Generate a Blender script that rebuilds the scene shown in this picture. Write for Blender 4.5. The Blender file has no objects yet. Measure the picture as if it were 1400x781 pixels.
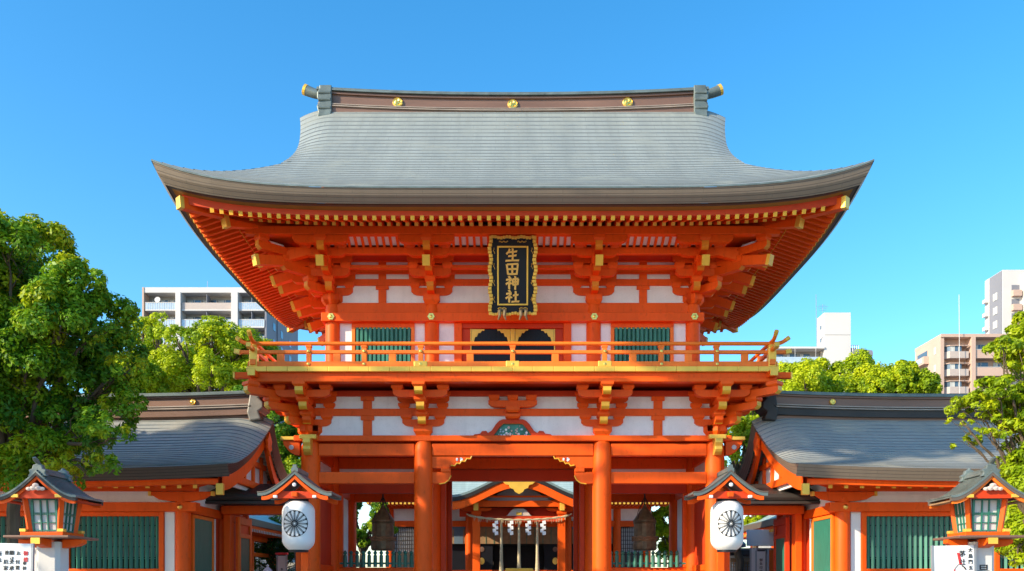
import bpy, bmesh, math, random
import numpy as np
from mathutils import Vector, Matrix
R = math.radians
S = bpy.context.scene
COL = S.collection

# ------------------------------------------------ camera, sky, sun, exposure
CAMY, EYE, F = -20.0, 1.6, 1200.0
cam = bpy.data.objects.new('camera', bpy.data.cameras.new('camera'))
COL.objects.link(cam); S.camera = cam
cam.location = (0, CAMY, EYE); cam.rotation_euler = (R(90), 0, 0)
cam.data.sensor_width = 36; cam.data.lens = F / 1400 * 36
cam.data.shift_x = -0.0007; cam.data.shift_y = 0.2889
cam.data.clip_start = .1; cam.data.clip_end = 5000

SUN = Vector((-1.92, -1.05, 1.02)).normalized()      # direction towards the sun
W = bpy.data.worlds.new('World'); S.world = W; W.use_nodes = True
nt = W.node_tree; bg = nt.nodes['Background']
sky = nt.nodes.new('ShaderNodeTexSky'); sky.sky_type = 'NISHITA'; sky.sun_disc = False
sky.sun_elevation = math.asin(SUN.z); sky.sun_rotation = math.atan2(SUN.x, SUN.y)
sky.air_density = 1.0; sky.dust_density = 0.6; sky.ozone_density = 2.6; sky.altitude = 0
hs = nt.nodes.new('ShaderNodeHueSaturation'); hs.inputs['Saturation'].default_value = 1.34
hs.inputs['Hue'].default_value = 0.493
nt.links.new(sky.outputs[0], hs.inputs['Color']); nt.links.new(hs.outputs[0], bg.inputs['Color'])
bg.inputs['Strength'].default_value = 0.15
sl = bpy.data.lights.new('sun', 'SUN'); sl.energy = 3.5; sl.angle = R(.5); sl.color = (1, .87, .64)
so = bpy.data.objects.new('sun', sl); COL.objects.link(so)
so.rotation_euler = SUN.to_track_quat('Z', 'Y').to_euler()
S.view_settings.view_transform = 'Standard'; S.view_settings.look = 'None'
S.view_settings.exposure = 1.16; S.view_settings.gamma = 1
S.cycles.max_bounces = 7; S.cycles.diffuse_bounces = 4; S.cycles.transparent_max_bounces = 8

def P(px, py, y):
    "pixel of the 1400x781 photograph at world depth y -> world point"
    d = y - CAMY
    return Vector(((px - 701) * d / F, y, EYE + (795 - py) * d / F))

# ------------------------------------------------ materials
def nodes(name):
    m = bpy.data.materials.new(name); m.use_nodes = True
    n = m.node_tree; return m, n, n.nodes['Principled BSDF']
def N(n, t, **k):
    q = n.nodes.new(t)
    for a, b in k.items():
        if a.startswith('i_'): q.inputs[a[2:].replace('_', ' ')].default_value = b
        else: setattr(q, a, b)
    return q
def mix(n, fac, a, b, mode='MIX'):
    q = n.nodes.new('ShaderNodeMix'); q.data_type = 'RGBA'; q.blend_type = mode
    for sock, v in ((0, fac), (6, a), (7, b)):
        if hasattr(v, 'is_output'): n.links.new(v, q.inputs[sock])
        else: q.inputs[sock].default_value = v if sock == 0 else (*v, 1)
    return q.outputs[2]
def rng(n, sock, lo, hi, a=0., b=1.):
    q = n.nodes.new('ShaderNodeMapRange'); n.links.new(sock, q.inputs[0])
    q.inputs[1].default_value = lo; q.inputs[2].default_value = hi
    q.inputs[3].default_value = a; q.inputs[4].default_value = b; return q.outputs[0]
def noise(n, scale, detail=4, stretch=None, coord='Object'):
    tc = n.nodes.new('ShaderNodeTexCoord'); mp = n.nodes.new('ShaderNodeMapping')
    n.links.new(tc.outputs[coord], mp.inputs[0])
    if stretch: mp.inputs['Scale'].default_value = stretch
    q = N(n, 'ShaderNodeTexNoise'); q.inputs['Scale'].default_value = scale; q.inputs['Detail'].default_value = detail
    n.links.new(mp.outputs[0], q.inputs[0]); return q.outputs[0]
def bump(n, bs, h, strength=.3, dist=.02):
    b = n.nodes.new('ShaderNodeBump'); b.inputs['Strength'].default_value = strength
    b.inputs['Distance'].default_value = dist; n.links.new(h, b.inputs['Height'])
    n.links.new(b.outputs[0], bs.inputs['Normal'])
def mat(name, c, rough=.55, metal=0., var=.16, dirt=None, ns=2.5, bs_=.15, stretch=None, spec=.5, streak=0):
    m, n, b = nodes(name)
    big = noise(n, ns, 5, stretch); fine = noise(n, ns * 14, 3, stretch)
    c1 = tuple(x * (1 - var) for x in c); c2 = tuple(min(1, x * (1 + var)) for x in c)
    col = mix(n, rng(n, big, .3, .7), c1, c2)
    if dirt: col = mix(n, rng(n, fine, .58, .8, 0, .6), col, dirt)
    if streak:
        sn = noise(n, 1, 6, (9, 9, .9)); col = mix(n, rng(n, sn, .52, .75, 0, streak), col, tuple(x * .55 for x in c)); col = mix(n, rng(n, sn, .45, .25, 0, streak * .6), col, tuple(min(1, x * 1.15 + .03) for x in c))
    n.links.new(col, b.inputs['Base Color'])
    b.inputs['Roughness'].default_value = rough; b.inputs['Metallic'].default_value = metal
    b.inputs['Specular IOR Level'].default_value = spec
    if bs_: bump(n, b, fine, bs_, .006)
    return m
def shingle(name, c1, c2, seam_shade, rowh=.21, bw=.55, rough=.5, metal=.0, streak=.25, lichen=None):
    "courses laid along the UV v axis (metres)"
    m, n, b = nodes(name)
    tc = n.nodes.new('ShaderNodeTexCoord')
    br = N(n, 'ShaderNodeTexBrick'); n.links.new(tc.outputs['UV'], br.inputs[0])
    br.offset = .37; br.offset_frequency = 2
    br.inputs['Scale'].default_value = 1; br.inputs['Brick Width'].default_value = bw
    br.inputs['Row Height'].default_value = rowh; br.inputs['Mortar Size'].default_value = .007
    br.inputs['Mortar Smooth'].default_value = .3; br.inputs['Bias'].default_value = 0
    br.inputs['Color1'].default_value = (*c1, 1); br.inputs['Color2'].default_value = (*c2, 1)
    vs_ = tuple(x * .80 for x in c1); br.inputs['Mortar'].default_value = (*vs_, 1)
    hb_ = N(n, 'ShaderNodeTexBrick'); n.links.new(tc.outputs['UV'], hb_.inputs[0]); hb_.offset = 0
    hb_.inputs['Scale'].default_value = 1; hb_.inputs['Brick Width'].default_value = 4000; hb_.inputs['Row Height'].default_value = rowh
    hb_.inputs['Mortar Size'].default_value = rowh * .085; hb_.inputs['Mortar Smooth'].default_value = .6
    st = N(n, 'ShaderNodeTexNoise'); mp = n.nodes.new('ShaderNodeMapping'); mp.inputs['Scale'].default_value = (1.6, .13, 1)
    n.links.new(tc.outputs['UV'], mp.inputs[0]); n.links.new(mp.outputs[0], st.inputs[0])
    st.inputs['Scale'].default_value = 1.3; st.inputs['Detail'].default_value = 7; st.inputs['Roughness'].default_value = .7
    pale = tuple(min(1, x * (1 + 1.6 * streak)) for x in c1)
    dark = tuple(x * (1 - streak) for x in c1)
    s = mix(n, rng(n, st.outputs[0], .35, .65), dark, pale)
    col = mix(n, .5, br.outputs['Color'], s)
    col = mix(n, br.outputs['Fac'], col, vs_)
    col = mix(n, hb_.outputs['Fac'], col, seam_shade)  # dark course line: joint plus painted shadow of the overlapping course
    if lichen:
        q = N(n, 'ShaderNodeTexNoise'); n.links.new(tc.outputs['UV'], q.inputs[0]); q.inputs['Scale'].default_value = 1.1; q.inputs['Detail'].default_value = 6
        col = mix(n, rng(n, q.outputs[0], .52, .72, 0, .7), col, lichen)
    n.links.new(col, b.inputs['Base Color'])
    b.inputs['Roughness'].default_value = rough; b.inputs['Metallic'].default_value = metal
    inv = n.nodes.new('ShaderNodeMath'); inv.operation = 'SUBTRACT'; inv.inputs[0].default_value = 1
    n.links.new(hb_.outputs['Fac'], inv.inputs[1]); bump(n, b, inv.outputs[0], .5, .012)
    return m

M = {}
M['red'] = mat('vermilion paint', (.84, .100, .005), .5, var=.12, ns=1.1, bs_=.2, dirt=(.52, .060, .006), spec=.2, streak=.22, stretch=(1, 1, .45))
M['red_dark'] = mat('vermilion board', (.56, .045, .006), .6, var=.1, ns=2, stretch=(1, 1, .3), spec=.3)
M['orange'] = mat('orange paint', (.88, .18, .012), .5, var=.08, streak=.3, spec=.35)
M['ochre'] = mat('orange ochre paint', (.74, .24, .018), .5, var=.07, spec=.25)
M['underedge'] = mat('shaded gold board', (.30, .15, .025), .6, var=.12)  # gold strip under the eave, browned in colour to stand for shade
M['yellow'] = mat('ochre paint', (.80, .42, .03), .5, var=.07)
M['gold'] = mat('gilt metal', (1, .66, .16), .33, 1, var=.08)
M['gilt'] = mat('gold leaf', (.86, .50, .07), .42, .35, var=.1)
M['white'] = mat('white plaster', (.84, .81, .79), .8, var=.07, bs_=.25, dirt=(.62, .59, .57), streak=.12)
M['whitewood'] = mat('white paint', (.78, .77, .76), .6, var=.03)
M['green'] = mat('green lattice paint', (.035, .19, .135), .5, var=.3, ns=5, stretch=(1, 1, .15), streak=.5)
M['greenboard'] = mat('green board', (.025, .17, .12), .5, var=.25, ns=9, stretch=(6, 6, .4))
M['black'] = mat('black lacquer', (.008, .009, .014), .45, var=.2, spec=.25)
M['dark'] = mat('dark wood', (.035, .028, .024), .6, var=.2)
M['paleblock'] = mat('pale carved paint', (.55, .42, .36), .6)
M['roof'] = shingle('aged copper roof', (.30, .325, .30), (.275, .30, .285), (.165, .18, .18), rough=.45, metal=.15, streak=.2, lichen=(.31, .325, .29))
M['roof2'] = shingle('aged copper wing roof', (.40, .40, .36), (.36, .37, .35), (.16, .17, .175), rowh=.155, bw=.9, rough=.38, metal=.2, streak=.16, lichen=(.46, .42, .34))
M['roof_far'] = shingle('green copper roof', (.36, .45, .42), (.30, .40, .38), (.16, .22, .22), rowh=.25, rough=.5)
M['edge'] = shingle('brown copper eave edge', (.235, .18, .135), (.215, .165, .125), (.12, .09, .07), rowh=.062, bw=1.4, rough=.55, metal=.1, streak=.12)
M['edge_shaded'] = shingle('shaded eave edge', (.085, .062, .05), (.07, .052, .045), (.02, .015, .012), rowh=.055, bw=1.4, rough=.5, metal=.1, streak=.12)  # darker copy of the edge copper with shade put into its colour
M['ridge'] = mat('brown ridge copper', (.21, .115, .08), .45, .2, var=.2, ns=1.2, stretch=(.4, 1, 3))
M['copper'] = mat('grey green copper', (.14, .17, .16), .45, .3, var=.25, ns=4)
M['strip'] = mat('pale ridge moulding', (.34, .27, .22), .5, .1)
M['paper'] = mat('white lantern paper', (.80, .78, .76), .7, var=.03, bs_=.05)
M['ink'] = mat('black ink', (.015, .015, .018), .6)
M['redink'] = mat('red ink', (.65, .03, .03), .6)
M['bronze'] = mat('weathered bronze', (.20, .15, .08), .55, .3, var=.4, ns=6, bs_=.5)
M['weathered'] = mat('weathered grey tan copper', (.19, .175, .155), .5, .15, var=.25, ns=4)
M['gold_paint'] = mat('gold lettering', (.90, .50, .10), .45, .1, var=.06)
M['rope'] = mat('straw rope', (.50, .40, .24), .9, ns=20, bs_=.6)
M['glass'] = mat('window glass', (.10, .15, .20), .08, .2, var=.2, ns=.3, bs_=0)
M['shoji'] = mat('paper window', (.52, .50, .48), .7)
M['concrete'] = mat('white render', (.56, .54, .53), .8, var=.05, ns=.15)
M['grey_render'] = mat('grey render', (.19, .195, .23), .8, var=.06, ns=.15)
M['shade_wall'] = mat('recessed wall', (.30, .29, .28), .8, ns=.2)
M['pink'] = mat('pink tile wall', (.50, .35, .28), .75, var=.05, ns=.2)
M['pinkdark'] = mat('pink balcony panel', (.44, .37, .34), .75, var=.05)
M['rail_glass'] = mat('balcony glass', (.42, .52, .62), .2, .1, var=.1, bs_=0)
M['steel'] = mat('grey steel', (.35, .36, .38), .5, .5)
M['stone'] = mat('grey stone', (.36, .35, .33), .85, var=.2, bs_=.5)
M['post'] = mat('pale stone post', (.58, .56, .54), .8, var=.06, bs_=.3)
M['ground'] = mat('pale gravel ground', (.27, .25, .22), .95, var=.15, ns=6, bs_=.6)
M['paving'] = mat('stone paving', (.42, .38, .33), .85, var=.15, ns=1.5, bs_=.4)
M['wood'] = mat('brown lattice wood', (.30, .17, .08), .7, ns=6)
M['bark'] = mat('tree bark', (.10, .07, .045), .9, var=.4, ns=9, bs_=.9, stretch=(1, 1, .25))
M['blueroof'] = mat('blue grey tiled roof', (.10, .15, .20), .4, var=.15)
M['curtain'] = mat('pale curtain', (.5, .5, .48), .8, ns=3, stretch=(3, 3, .2))
def leafmat(name, cols, trans=.42):
    m, n, b = nodes(name)
    at = n.nodes.new('ShaderNodeAttribute'); at.attribute_name = 'tone'
    cr = n.nodes.new('ShaderNodeValToRGB'); n.links.new(at.outputs['Fac'], cr.inputs[0])
    e = cr.color_ramp.elements
    e[0].position = 0; e[0].color = (*cols[0], 1); e[1].position = 1; e[1].color = (*cols[-1], 1)
    for i, c in enumerate(cols[1:-1]): q = e.new((i + 1) / (len(cols) - 1)); q.color = (*c, 1)
    n.links.new(cr.outputs[0], b.inputs['Base Color']); b.inputs['Roughness'].default_value = .5
    b.inputs['Specular IOR Level'].default_value = .35
    tr = n.nodes.new('ShaderNodeBsdfTranslucent'); n.links.new(cr.outputs[0], tr.inputs[0])
    mx = n.nodes.new('ShaderNodeMixShader'); mx.inputs[0].default_value = trans
    n.links.new(b.outputs[0], mx.inputs[1]); n.links.new(tr.outputs[0], mx.inputs[2])
    n.links.new(mx.outputs[0], n.nodes['Material Output'].inputs[0]); return m
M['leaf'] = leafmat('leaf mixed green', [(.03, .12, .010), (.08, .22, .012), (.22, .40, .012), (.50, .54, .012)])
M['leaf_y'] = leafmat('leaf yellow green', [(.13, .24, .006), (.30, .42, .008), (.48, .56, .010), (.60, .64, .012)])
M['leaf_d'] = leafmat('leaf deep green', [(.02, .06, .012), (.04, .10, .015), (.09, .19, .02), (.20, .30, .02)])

# ------------------------------------------------ mesh builder
def org(p):
    v = Vector((0, 0, 0))
    while p: v += p.location; p = p.parent
    return v
class MB:
    def __init__(s): s.v = []; s.f = []; s.m = []; s.uv = []
    def add(s, vs, fs, m=0, uvs=None):
        b = len(s.v); s.v += [tuple(v) for v in vs]
        for i, f in enumerate(fs):
            s.f.append([b + k for k in f]); s.m.append(m)
            s.uv.append(uvs[i] if uvs else None)
        return s
    def box(s, x0, x1, y0, y1, z0, z1, m=0, T=None, front=None):
        vs = [(x, y, z) for z in (z0, z1) for y in (y0, y1) for x in (x0, x1)]
        if T: vs = [T @ Vector(v) for v in vs]
        fs = [(0, 2, 3, 1), (4, 5, 7, 6), (0, 1, 5, 4), (2, 6, 7, 3), (0, 4, 6, 2), (1, 3, 7, 5)]
        b = len(s.v); s.add(vs, fs, m)
        if front is not None: s.m[-4] = front
        return s
    def prism(s, poly, axis, a0, a1, m=0, T=None, m1=None):
        def pt(p, a):
            q = {'x': (a, p[0], p[1]), 'y': (p[0], a, p[1]), 'z': (p[0], p[1], a)}[axis]
            return T @ Vector(q) if T else q
        n = len(poly)
        vs = [pt(p, a0) for p in poly] + [pt(p, a1) for p in poly]
        fs = [list(range(n)), list(range(2 * n - 1, n - 1, -1))]
        fs += [(i, i + n, (i + 1) % n + n, (i + 1) % n) for i in range(n)]
        s.add(vs, fs, m)
        if m1 is not None: s.m[-(n + 2)] = m1
        return s
    def beam(s, p0, p1, w, h, m=0, up=(0, 0, 1), mend=None):
        p0, p1 = Vector(p0), Vector(p1); d = (p1 - p0).normalized()
        sx = d.cross(Vector(up)).normalized() * w / 2; u = sx.cross(d).normalized() * h / 2
        vs = [p + a * sx + b * u for p in (p0, p1) for a, b in ((-1, -1), (1, -1), (1, 1), (-1, 1))]
        s.add(vs, [(0, 1, 2, 3), (7, 6, 5, 4), (0, 4, 5, 1), (1, 5, 6, 2), (2, 6, 7, 3), (3, 7, 4, 0)], m)
        if mend is not None: s.m[-5] = mend
        return s
    def tube(s, pts, r, n=10, m=0, mend=None):
        pts = [Vector(p) for p in pts]; rr = r if isinstance(r, (list, tuple)) else [r] * len(pts)
        rings = []; ref = None
        for i, p in enumerate(pts):
            d = (pts[min(i + 1, len(pts) - 1)] - pts[max(i - 1, 0)]).normalized()
            if ref is None: ref = Vector((0, 0, 1)) if abs(d.z) < .9 else Vector((1, 0, 0))
            a = d.cross(ref).normalized(); b = a.cross(d).normalized(); ref = b
            rings.append([p + (a * math.cos(2 * math.pi * k / n) + b * math.sin(2 * math.pi * k / n)) * rr[i] for k in range(n)])
        vs = [v for q in rings for v in q]
        fs = [(i * n + k, i * n + (k + 1) % n, (i + 1) * n + (k + 1) % n, (i + 1) * n + k) for i in range(len(pts) - 1) for k in range(n)]
        fs += [list(range(n - 1, -1, -1)), list(range((len(pts) - 1) * n, len(pts) * n))]
        s.add(vs, fs, m)
        if mend is not None: s.m[-1] = mend
        return s
    def lathe(s, prof, c=(0, 0, 0), n=20, m=0, T=None):
        vs = []
        for r, z in prof:
            for k in range(n):
                q = Vector((c[0] + r * math.cos(2 * math.pi * k / n), c[1] + r * math.sin(2 * math.pi * k / n), c[2] + z))
                vs.append(T @ q if T else q)
        fs = [(i * n + k, i * n + (k + 1) % n, (i + 1) * n + (k + 1) % n, (i + 1) * n + k) for i in range(len(prof) - 1) for k in range(n)]
        fs += [list(range(n - 1, -1, -1)), list(range((len(prof) - 1) * n, len(prof) * n))]
        return s.add(vs, fs, m)
    def grid(s, rows, m=0, uvrows=None, flip=False):
        nr, nc = len(rows), len(rows[0]); vs = [p for r in rows for p in r]; fs = []; uvs = []
        for i in range(nr - 1):
            for j in range(nc - 1):
                q = [(i, j), (i, j + 1), (i + 1, j + 1), (i + 1, j)]
                fs.append([a * nc + b for a, b in q])
                uvs.append([uvrows[a][b] for a, b in q] if uvrows else None)
        return s.add(vs, fs, m, uvs)
    def build(s, name, mats, parent=None, bevel=0, smooth=False, solid=0, recalc=True):
        me = bpy.data.meshes.new(name); o0 = org(parent)
        me.from_pydata([(v[0] - o0.x, v[1] - o0.y, v[2] - o0.z) for v in s.v], [], s.f)
        mats = [mats] if isinstance(mats, str) else mats
        for k in mats: me.materials.append(M[k])
        me.polygons.foreach_set('material_index', s.m)
        if any(u for u in s.uv):
            uvl = me.uv_layers.new(name='UVMap'); flat = []
            for f, u in zip(s.f, s.uv): flat += [c for q in (u or [(0, 0)] * len(f)) for c in q]
            uvl.data.foreach_set('uv', flat)
        if recalc:
            bm = bmesh.new(); bm.from_mesh(me); bmesh.ops.recalc_face_normals(bm, faces=bm.faces); bm.to_mesh(me); bm.free()
        if smooth: me.shade_smooth()
        me.update()
        o = bpy.data.objects.new(name, me); COL.objects.link(o); o.parent = parent
        if smooth:
            try: me.set_sharp_from_angle(angle=R(40))
            except Exception: pass
        if bevel:
            b = o.modifiers.new('bevel', 'BEVEL'); b.width = bevel; b.segments = 2; b.limit_method = 'ANGLE'; b.angle_limit = R(40)
        if solid:
            q = o.modifiers.new('solid', 'SOLIDIFY'); q.thickness = solid; q.offset = -1
        return o
def B(x0, x1, y0, y1, z0, z1, name, m, parent, bevel=.012):
    return MB().box(x0, x1, y0, y1, z0, z1).build(name, m, parent, bevel)
def tag(o, label=None, cat=None, group=None, kind=None):
    if label: o['label'] = label
    if cat: o['category'] = cat
    if group: o['group'] = group
    if kind: o['kind'] = kind
    return o
def empty(name, loc=(0, 0, 0), label=None, cat=None, group=None, kind=None, parent=None):
    o = bpy.data.objects.new(name, None); COL.objects.link(o); o.location = loc; o.parent = parent
    o.empty_display_size = .2
    return tag(o, label, cat, group, kind)
def inst(me, name, parent, loc=(0, 0, 0), rot=(0, 0, 0), scale=None):
    o = bpy.data.objects.new(name, me); COL.objects.link(o); o.parent = parent
    o.location = loc; o.rotation_euler = rot
    if scale: o.scale = scale
    return o
def copy_tree(o, parent=None):
    c = o.copy(); COL.objects.link(c); c.parent = parent
    for ch in list(o.children): copy_tree(ch, c)
    return c
def mesh_only(mb, name, mats):
    o = mb.build(name, mats); me = o.data; bpy.data.objects.remove(o); return me
def text_mesh(body, size, name, m, parent, loc, rot=(R(90), 0, 0), depth=.004):
    cu = bpy.data.curves.new(name, 'FONT'); cu.body = body; cu.size = size; cu.extrude = depth
    cu.align_x = 'CENTER'; cu.offset = size * .004
    t = bpy.data.objects.new(name, cu); COL.objects.link(t)
    bpy.context.view_layer.update()
    me = bpy.data.meshes.new_from_object(t.evaluated_get(bpy.context.evaluated_depsgraph_get()))
    bpy.data.objects.remove(t); me.materials.clear(); me.materials.append(M[m]); me.name = name
    return inst(me, name, parent, loc, rot)
def stroke(mb, pts, w, T, y0, y1, m=0):
    "brush stroke: polyline in glyph space, tapering round the ends"
    pts = [Vector((p[0], p[1], 0)) for p in pts]; L = []; Rr = []
    n = len(pts)
    for i, p in enumerate(pts):
        d0 = (pts[i] - pts[i - 1]).normalized() if i else (pts[1] - pts[0]).normalized()
        d1 = (pts[i + 1] - pts[i]).normalized() if i < n - 1 else d0
        d = (d0 + d1).normalized(); nn = Vector((-d.y, d.x, 0))
        ww = w * (1.12 if i in (0, n - 1) else .95)
        if i == 0: p = p - d * w * .25
        if i == n - 1: p = p + d * w * .25
        L.append(p + nn * ww / 2); Rr.append(p - nn * ww / 2)
        if i == n - 1: L[-1] = L[-1] - d * w * .35
        if i == 0: Rr[-1] = Rr[-1] + d * w * .3
    for i in range(n - 1):
        q = [T(v) for v in (L[i], L[i + 1], Rr[i + 1], Rr[i])]
        mb.prism(q, 'y', y0, y1, m)

# ------------------------------------------------ the setting: ground
g = MB().add([(-2500, -300, 0), (2500, -300, 0), (2500, 3000, 0), (-2500, 3000, 0)], [(0, 1, 2, 3)]).build('ground', 'ground'); tag(g, kind='structure')
g = MB().add([(-2.4, -40, .004), (2.4, -40, .004), (2.4, 19, .004), (-2.4, 19, .004)], [(0, 1, 2, 3)]).build('path', 'paving'); tag(g, kind='structure')

# ================================================= THE GATE
GY = 2.3                                             # centre line in depth
gate = empty('shrine_gate', (0, GY, 0), 'two storey vermilion shrine gate with sweeping grey copper roof and balcony', 'gate')
B(-5.4, 5.4, -.9, 5.5, 0, .3, 'stone_base', 'stone', gate, .02)
# ---- columns
CX = (-4.6, -2.03, 2.03, 4.6)
for y in (0, 2.3, 4.6):
    for x in CX:
        q = MB().lathe([(.26, .3), (.26, .42), (.22, .44), (.215, 4.55), (.205, 4.68), (.17, 4.77)], (x, y, 0), 28)
        q.build('column', 'red', gate, 0, True)
def pr(x0, x1, y, hw, z0, z1, name='beam', m='red', bev=.012):
    return B(x0, x1, y - hw, y + hw, z0, z1, name, m, gate, bev)
r_ = .2
for y in (0, 2.3, 4.6):
    pr(-4.95, 4.95, y, .17, 4.775, 4.9, 'plate_beam')
    for a, b in ((-4.6, -2.03), (-2.03, 2.03), (2.03, 4.6)):
        pr(a + r_, b - r_, y, .11, 4.45, 4.72, 'tie_beam')
for y in (0, 4.6):
    for a, b in ((-4.6, -2.03), (2.03, 4.6)):
        pr(a + r_, b - r_, y, .10, 3.82, 4.08, 'tie_beam')
pr(-1.83, 1.83, 2.3, .10, 4.14, 4.43, 'tie_beam', 'red_dark')
for a, b in ((-4.6, -2.03), (2.03, 4.6)):
    pr(a + r_, b - r_, 2.3, .1, 3.83, 4.1, 'tie_beam', 'red_dark')
    pr(a + r_, b - r_, 2.3, .04, 4.1, 4.45, 'wall_panel', 'white')
    B(a + r_, b - r_, 2.24, 2.36, .3, 1.95, 'low_wall', 'red', gate)
    # fence of the side bay
    f0 = MB(); n = 13
    for i in range(n):
        x = (a + .36) + i * (1.83 / (n - 1)) if a < 0 else (a + .30) + i * (1.83 / (n - 1))
        w = .048
        f0.lathe([(w, 1.96), (w, 2.25), (w * .55, 2.275), (w * 1.05, 2.31), (w * .95, 2.34), (0.006, 2.385)], (x, 2.2, 0), 8)
    f0.box(a + .22, b - .22, 2.215, 2.235, 2.03, 2.08)
    f0.build('picket_fence', 'green', gate)
    for x in (a + .24, b - .24): B(x - .05, x + .05, 2.22, 2.38, 1.95, 3.83, 'jamb', 'red', gate)
for sx in (-1, 1):
    for y0 in (0, 2.3):                              # side walls
        xx = sx * 4.6
        for z0, z1 in ((.42, .6), (1.85, 2.0), (3.85, 4.08), (4.45, 4.72)):
            B(xx - .09, xx + .09, y0 + .2, y0 + 2.1, z0, z1, 'tie_beam', 'red', gate)
        m_ = 'red_dark' if y0 == 0 else 'white'
        for z0, z1 in ((.6, 1.85), (2.0, 3.85), (4.08, 4.45)):
            B(xx - .03, xx + .03, y0 + .2, y0 + 2.1, z0, z1, 'wall_panel', m_ if z1 < 4 else 'white', gate, 0)
    B(sx * 4.6 - .17, sx * 4.6 + .17, .18, 2.12, 4.778, 4.897, 'plate_beam', 'red', gate)
    B(sx * 4.6 - .17, sx * 4.6 + .17, 2.48, 4.42, 4.778, 4.897, 'plate_beam', 'red', gate)
    for y, zt_ in ((2.3, 4.14), (4.6, 4.45)): B(sx * 1.76 - .06, sx * 1.76 + .06, y - .09, y + .09, .3, zt_, 'jamb', 'red_dark', gate)
    # inner passage side walls between the middle and back columns
    B(sx * 2.03 - .03, sx * 2.03 + .03, .2, 2.1, .3, 1.0, 'wall_panel', 'red_dark', gate, 0)
q = MB()
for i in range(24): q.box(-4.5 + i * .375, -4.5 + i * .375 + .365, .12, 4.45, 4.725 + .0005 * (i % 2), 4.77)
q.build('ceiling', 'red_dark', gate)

# ---- carved brackets in the entrance corners and beam noses at the outer corners
for sx in (-1, 1):
    X = sx * 1.83
    def mp(a): return [(X - sx * p[0], p[1]) for p in a]
    lo = [(0, 3.82), (0, 4.08), (.42, 4.08), (.42, 3.98), (.37, 3.90), (.28, 3.83), (.16, 3.815)]
    up = [(0, 4.17), (0, 4.44), (.88, 4.44), (.86, 4.38), (.78, 4.385), (.74, 4.32), (.66, 4.33), (.62, 4.27), (.55, 4.28), (.5, 4.22), (.42, 4.235), (.38, 4.17)]
    q = MB().prism(mp(lo), 'y', -.08, .08).prism(mp(up), 'y', -.08, .08)
    q.box(*sorted((X - sx * .2, X - sx * .42)), -.1, .1, 4.082, 4.168)
    o = q.build('corner_bracket', 'red', gate, .01)
    e = MB(); pts = [(.90, 4.43), (.87, 4.37), (.79, 4.375), (.75, 4.31), (.67, 4.32), (.63, 4.26), (.56, 4.27), (.51, 4.21), (.43, 4.225)]
    e.tube([(X - sx * a, -.086, z + .01) for a, z in pts], .017, 6)
    e.tube([(X - sx * a, -.086, z) for a, z in [(.43, 4.0), (.38, 3.90), (.29, 3.83), (.16, 3.81)]], .014, 6)
    e.build('gilt_edge', 'yellow', o)
    fl = MB(); c = (X - sx * .62, 4.365)
    for k in range(7):
        a = k * math.pi * 2 / 7; fl.lathe([(0, 0), (.026, .002), (.024, .012), (0, .016)], (0, 0, 0), 8, k % 3, Matrix.Translation((c[0] + .06 * math.cos(a), -.08, c[1] + .028 * math.sin(a))) @ Matrix.Rotation(R(90), 4, 'X'))
    fl.build('carved_flower', ['whitewood', 'rail_glass', 'red_dark'], o)
    # outer corner: gilt cap and front nose, side nose
    x = sx * 4.6
    q = MB().box(x - .19, x + .19, -.33, -.171, 4.80, 4.90, 0)
    q.prism([(-.44, 4.80), (-.17, 4.80), (-.17, 4.44), (-.30, 4.44), (-.38, 4.5), (-.42, 4.56), (-.40, 4.62), (-.45, 4.7)], 'x', x - .085, x + .085, 0)
    q.build('corner_nose', 'gilt', gate, .012)
    q = MB().box(*sorted((sx * 4.952, sx * 5.26)), -.15, .15, 4.80, 4.88, 0)
    q.build('corner_nose', 'gilt', gate, .01)
    q = MB().prism([(sx * a, z) for a, z in ((4.83, 4.795), (5.22, 4.795), (5.2, 4.7), (5.12, 4.6), (5.04, 4.52), (4.95, 4.47), (4.83, 4.46))], 'y', -.09, .09)
    o = q.build('corner_nose', 'red', gate, .012)
    e = MB().lathe([(0, 0), (.05, .0), (.055, .012), (.02, .014), (.015, .02), (0, .02)], n=12, T=Matrix.Translation((sx * 5.02, -.09, 4.64)) @ Matrix.Rotation(R(90), 4, 'X'))
    e.build('carved_flower', 'shoji', o)

# ---- bracket sets
def arm_prof(L, h, c=.2):
    return [(-L / 2, h), (-L / 2, h * .5), (-L / 2 + c * .25, h * .2), (-L / 2 + c * .6, h * .04), (-L / 2 + c, 0), (L / 2 - c, 0), (L / 2 - c * .6, h * .04), (L / 2 - c * .25, h * .2), (L / 2, h * .5), (L / 2, h)]
def block(mb, x, y, z, w, h, m=0):
    t = w * .72 / 2; w2 = w / 2; zz = z + h * .42
    vs = [(x + a * t, y + b * t, z) for a, b in ((-1, -1), (1, -1), (1, 1), (-1, 1))] + [(x + a * w2, y + b * w2, zz) for a, b in ((-1, -1), (1, -1), (1, 1), (-1, 1))] + [(x + a * w2, y + b * w2, z + h) for a, b in ((-1, -1), (1, -1), (1, 1), (-1, 1))]
    fs = [(3, 2, 1, 0), (8, 9, 10, 11)]
    for k in (0, 4):
        for i in range(4): j = (i + 1) % 4; fs.append((k + i, k + j, k + j + 4, k + i + 4))
    mb.add(vs, fs, m)
_c = {}
def cached(key, fn):
    if key not in _c: _c[key] = fn()
    return _c[key]
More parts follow.
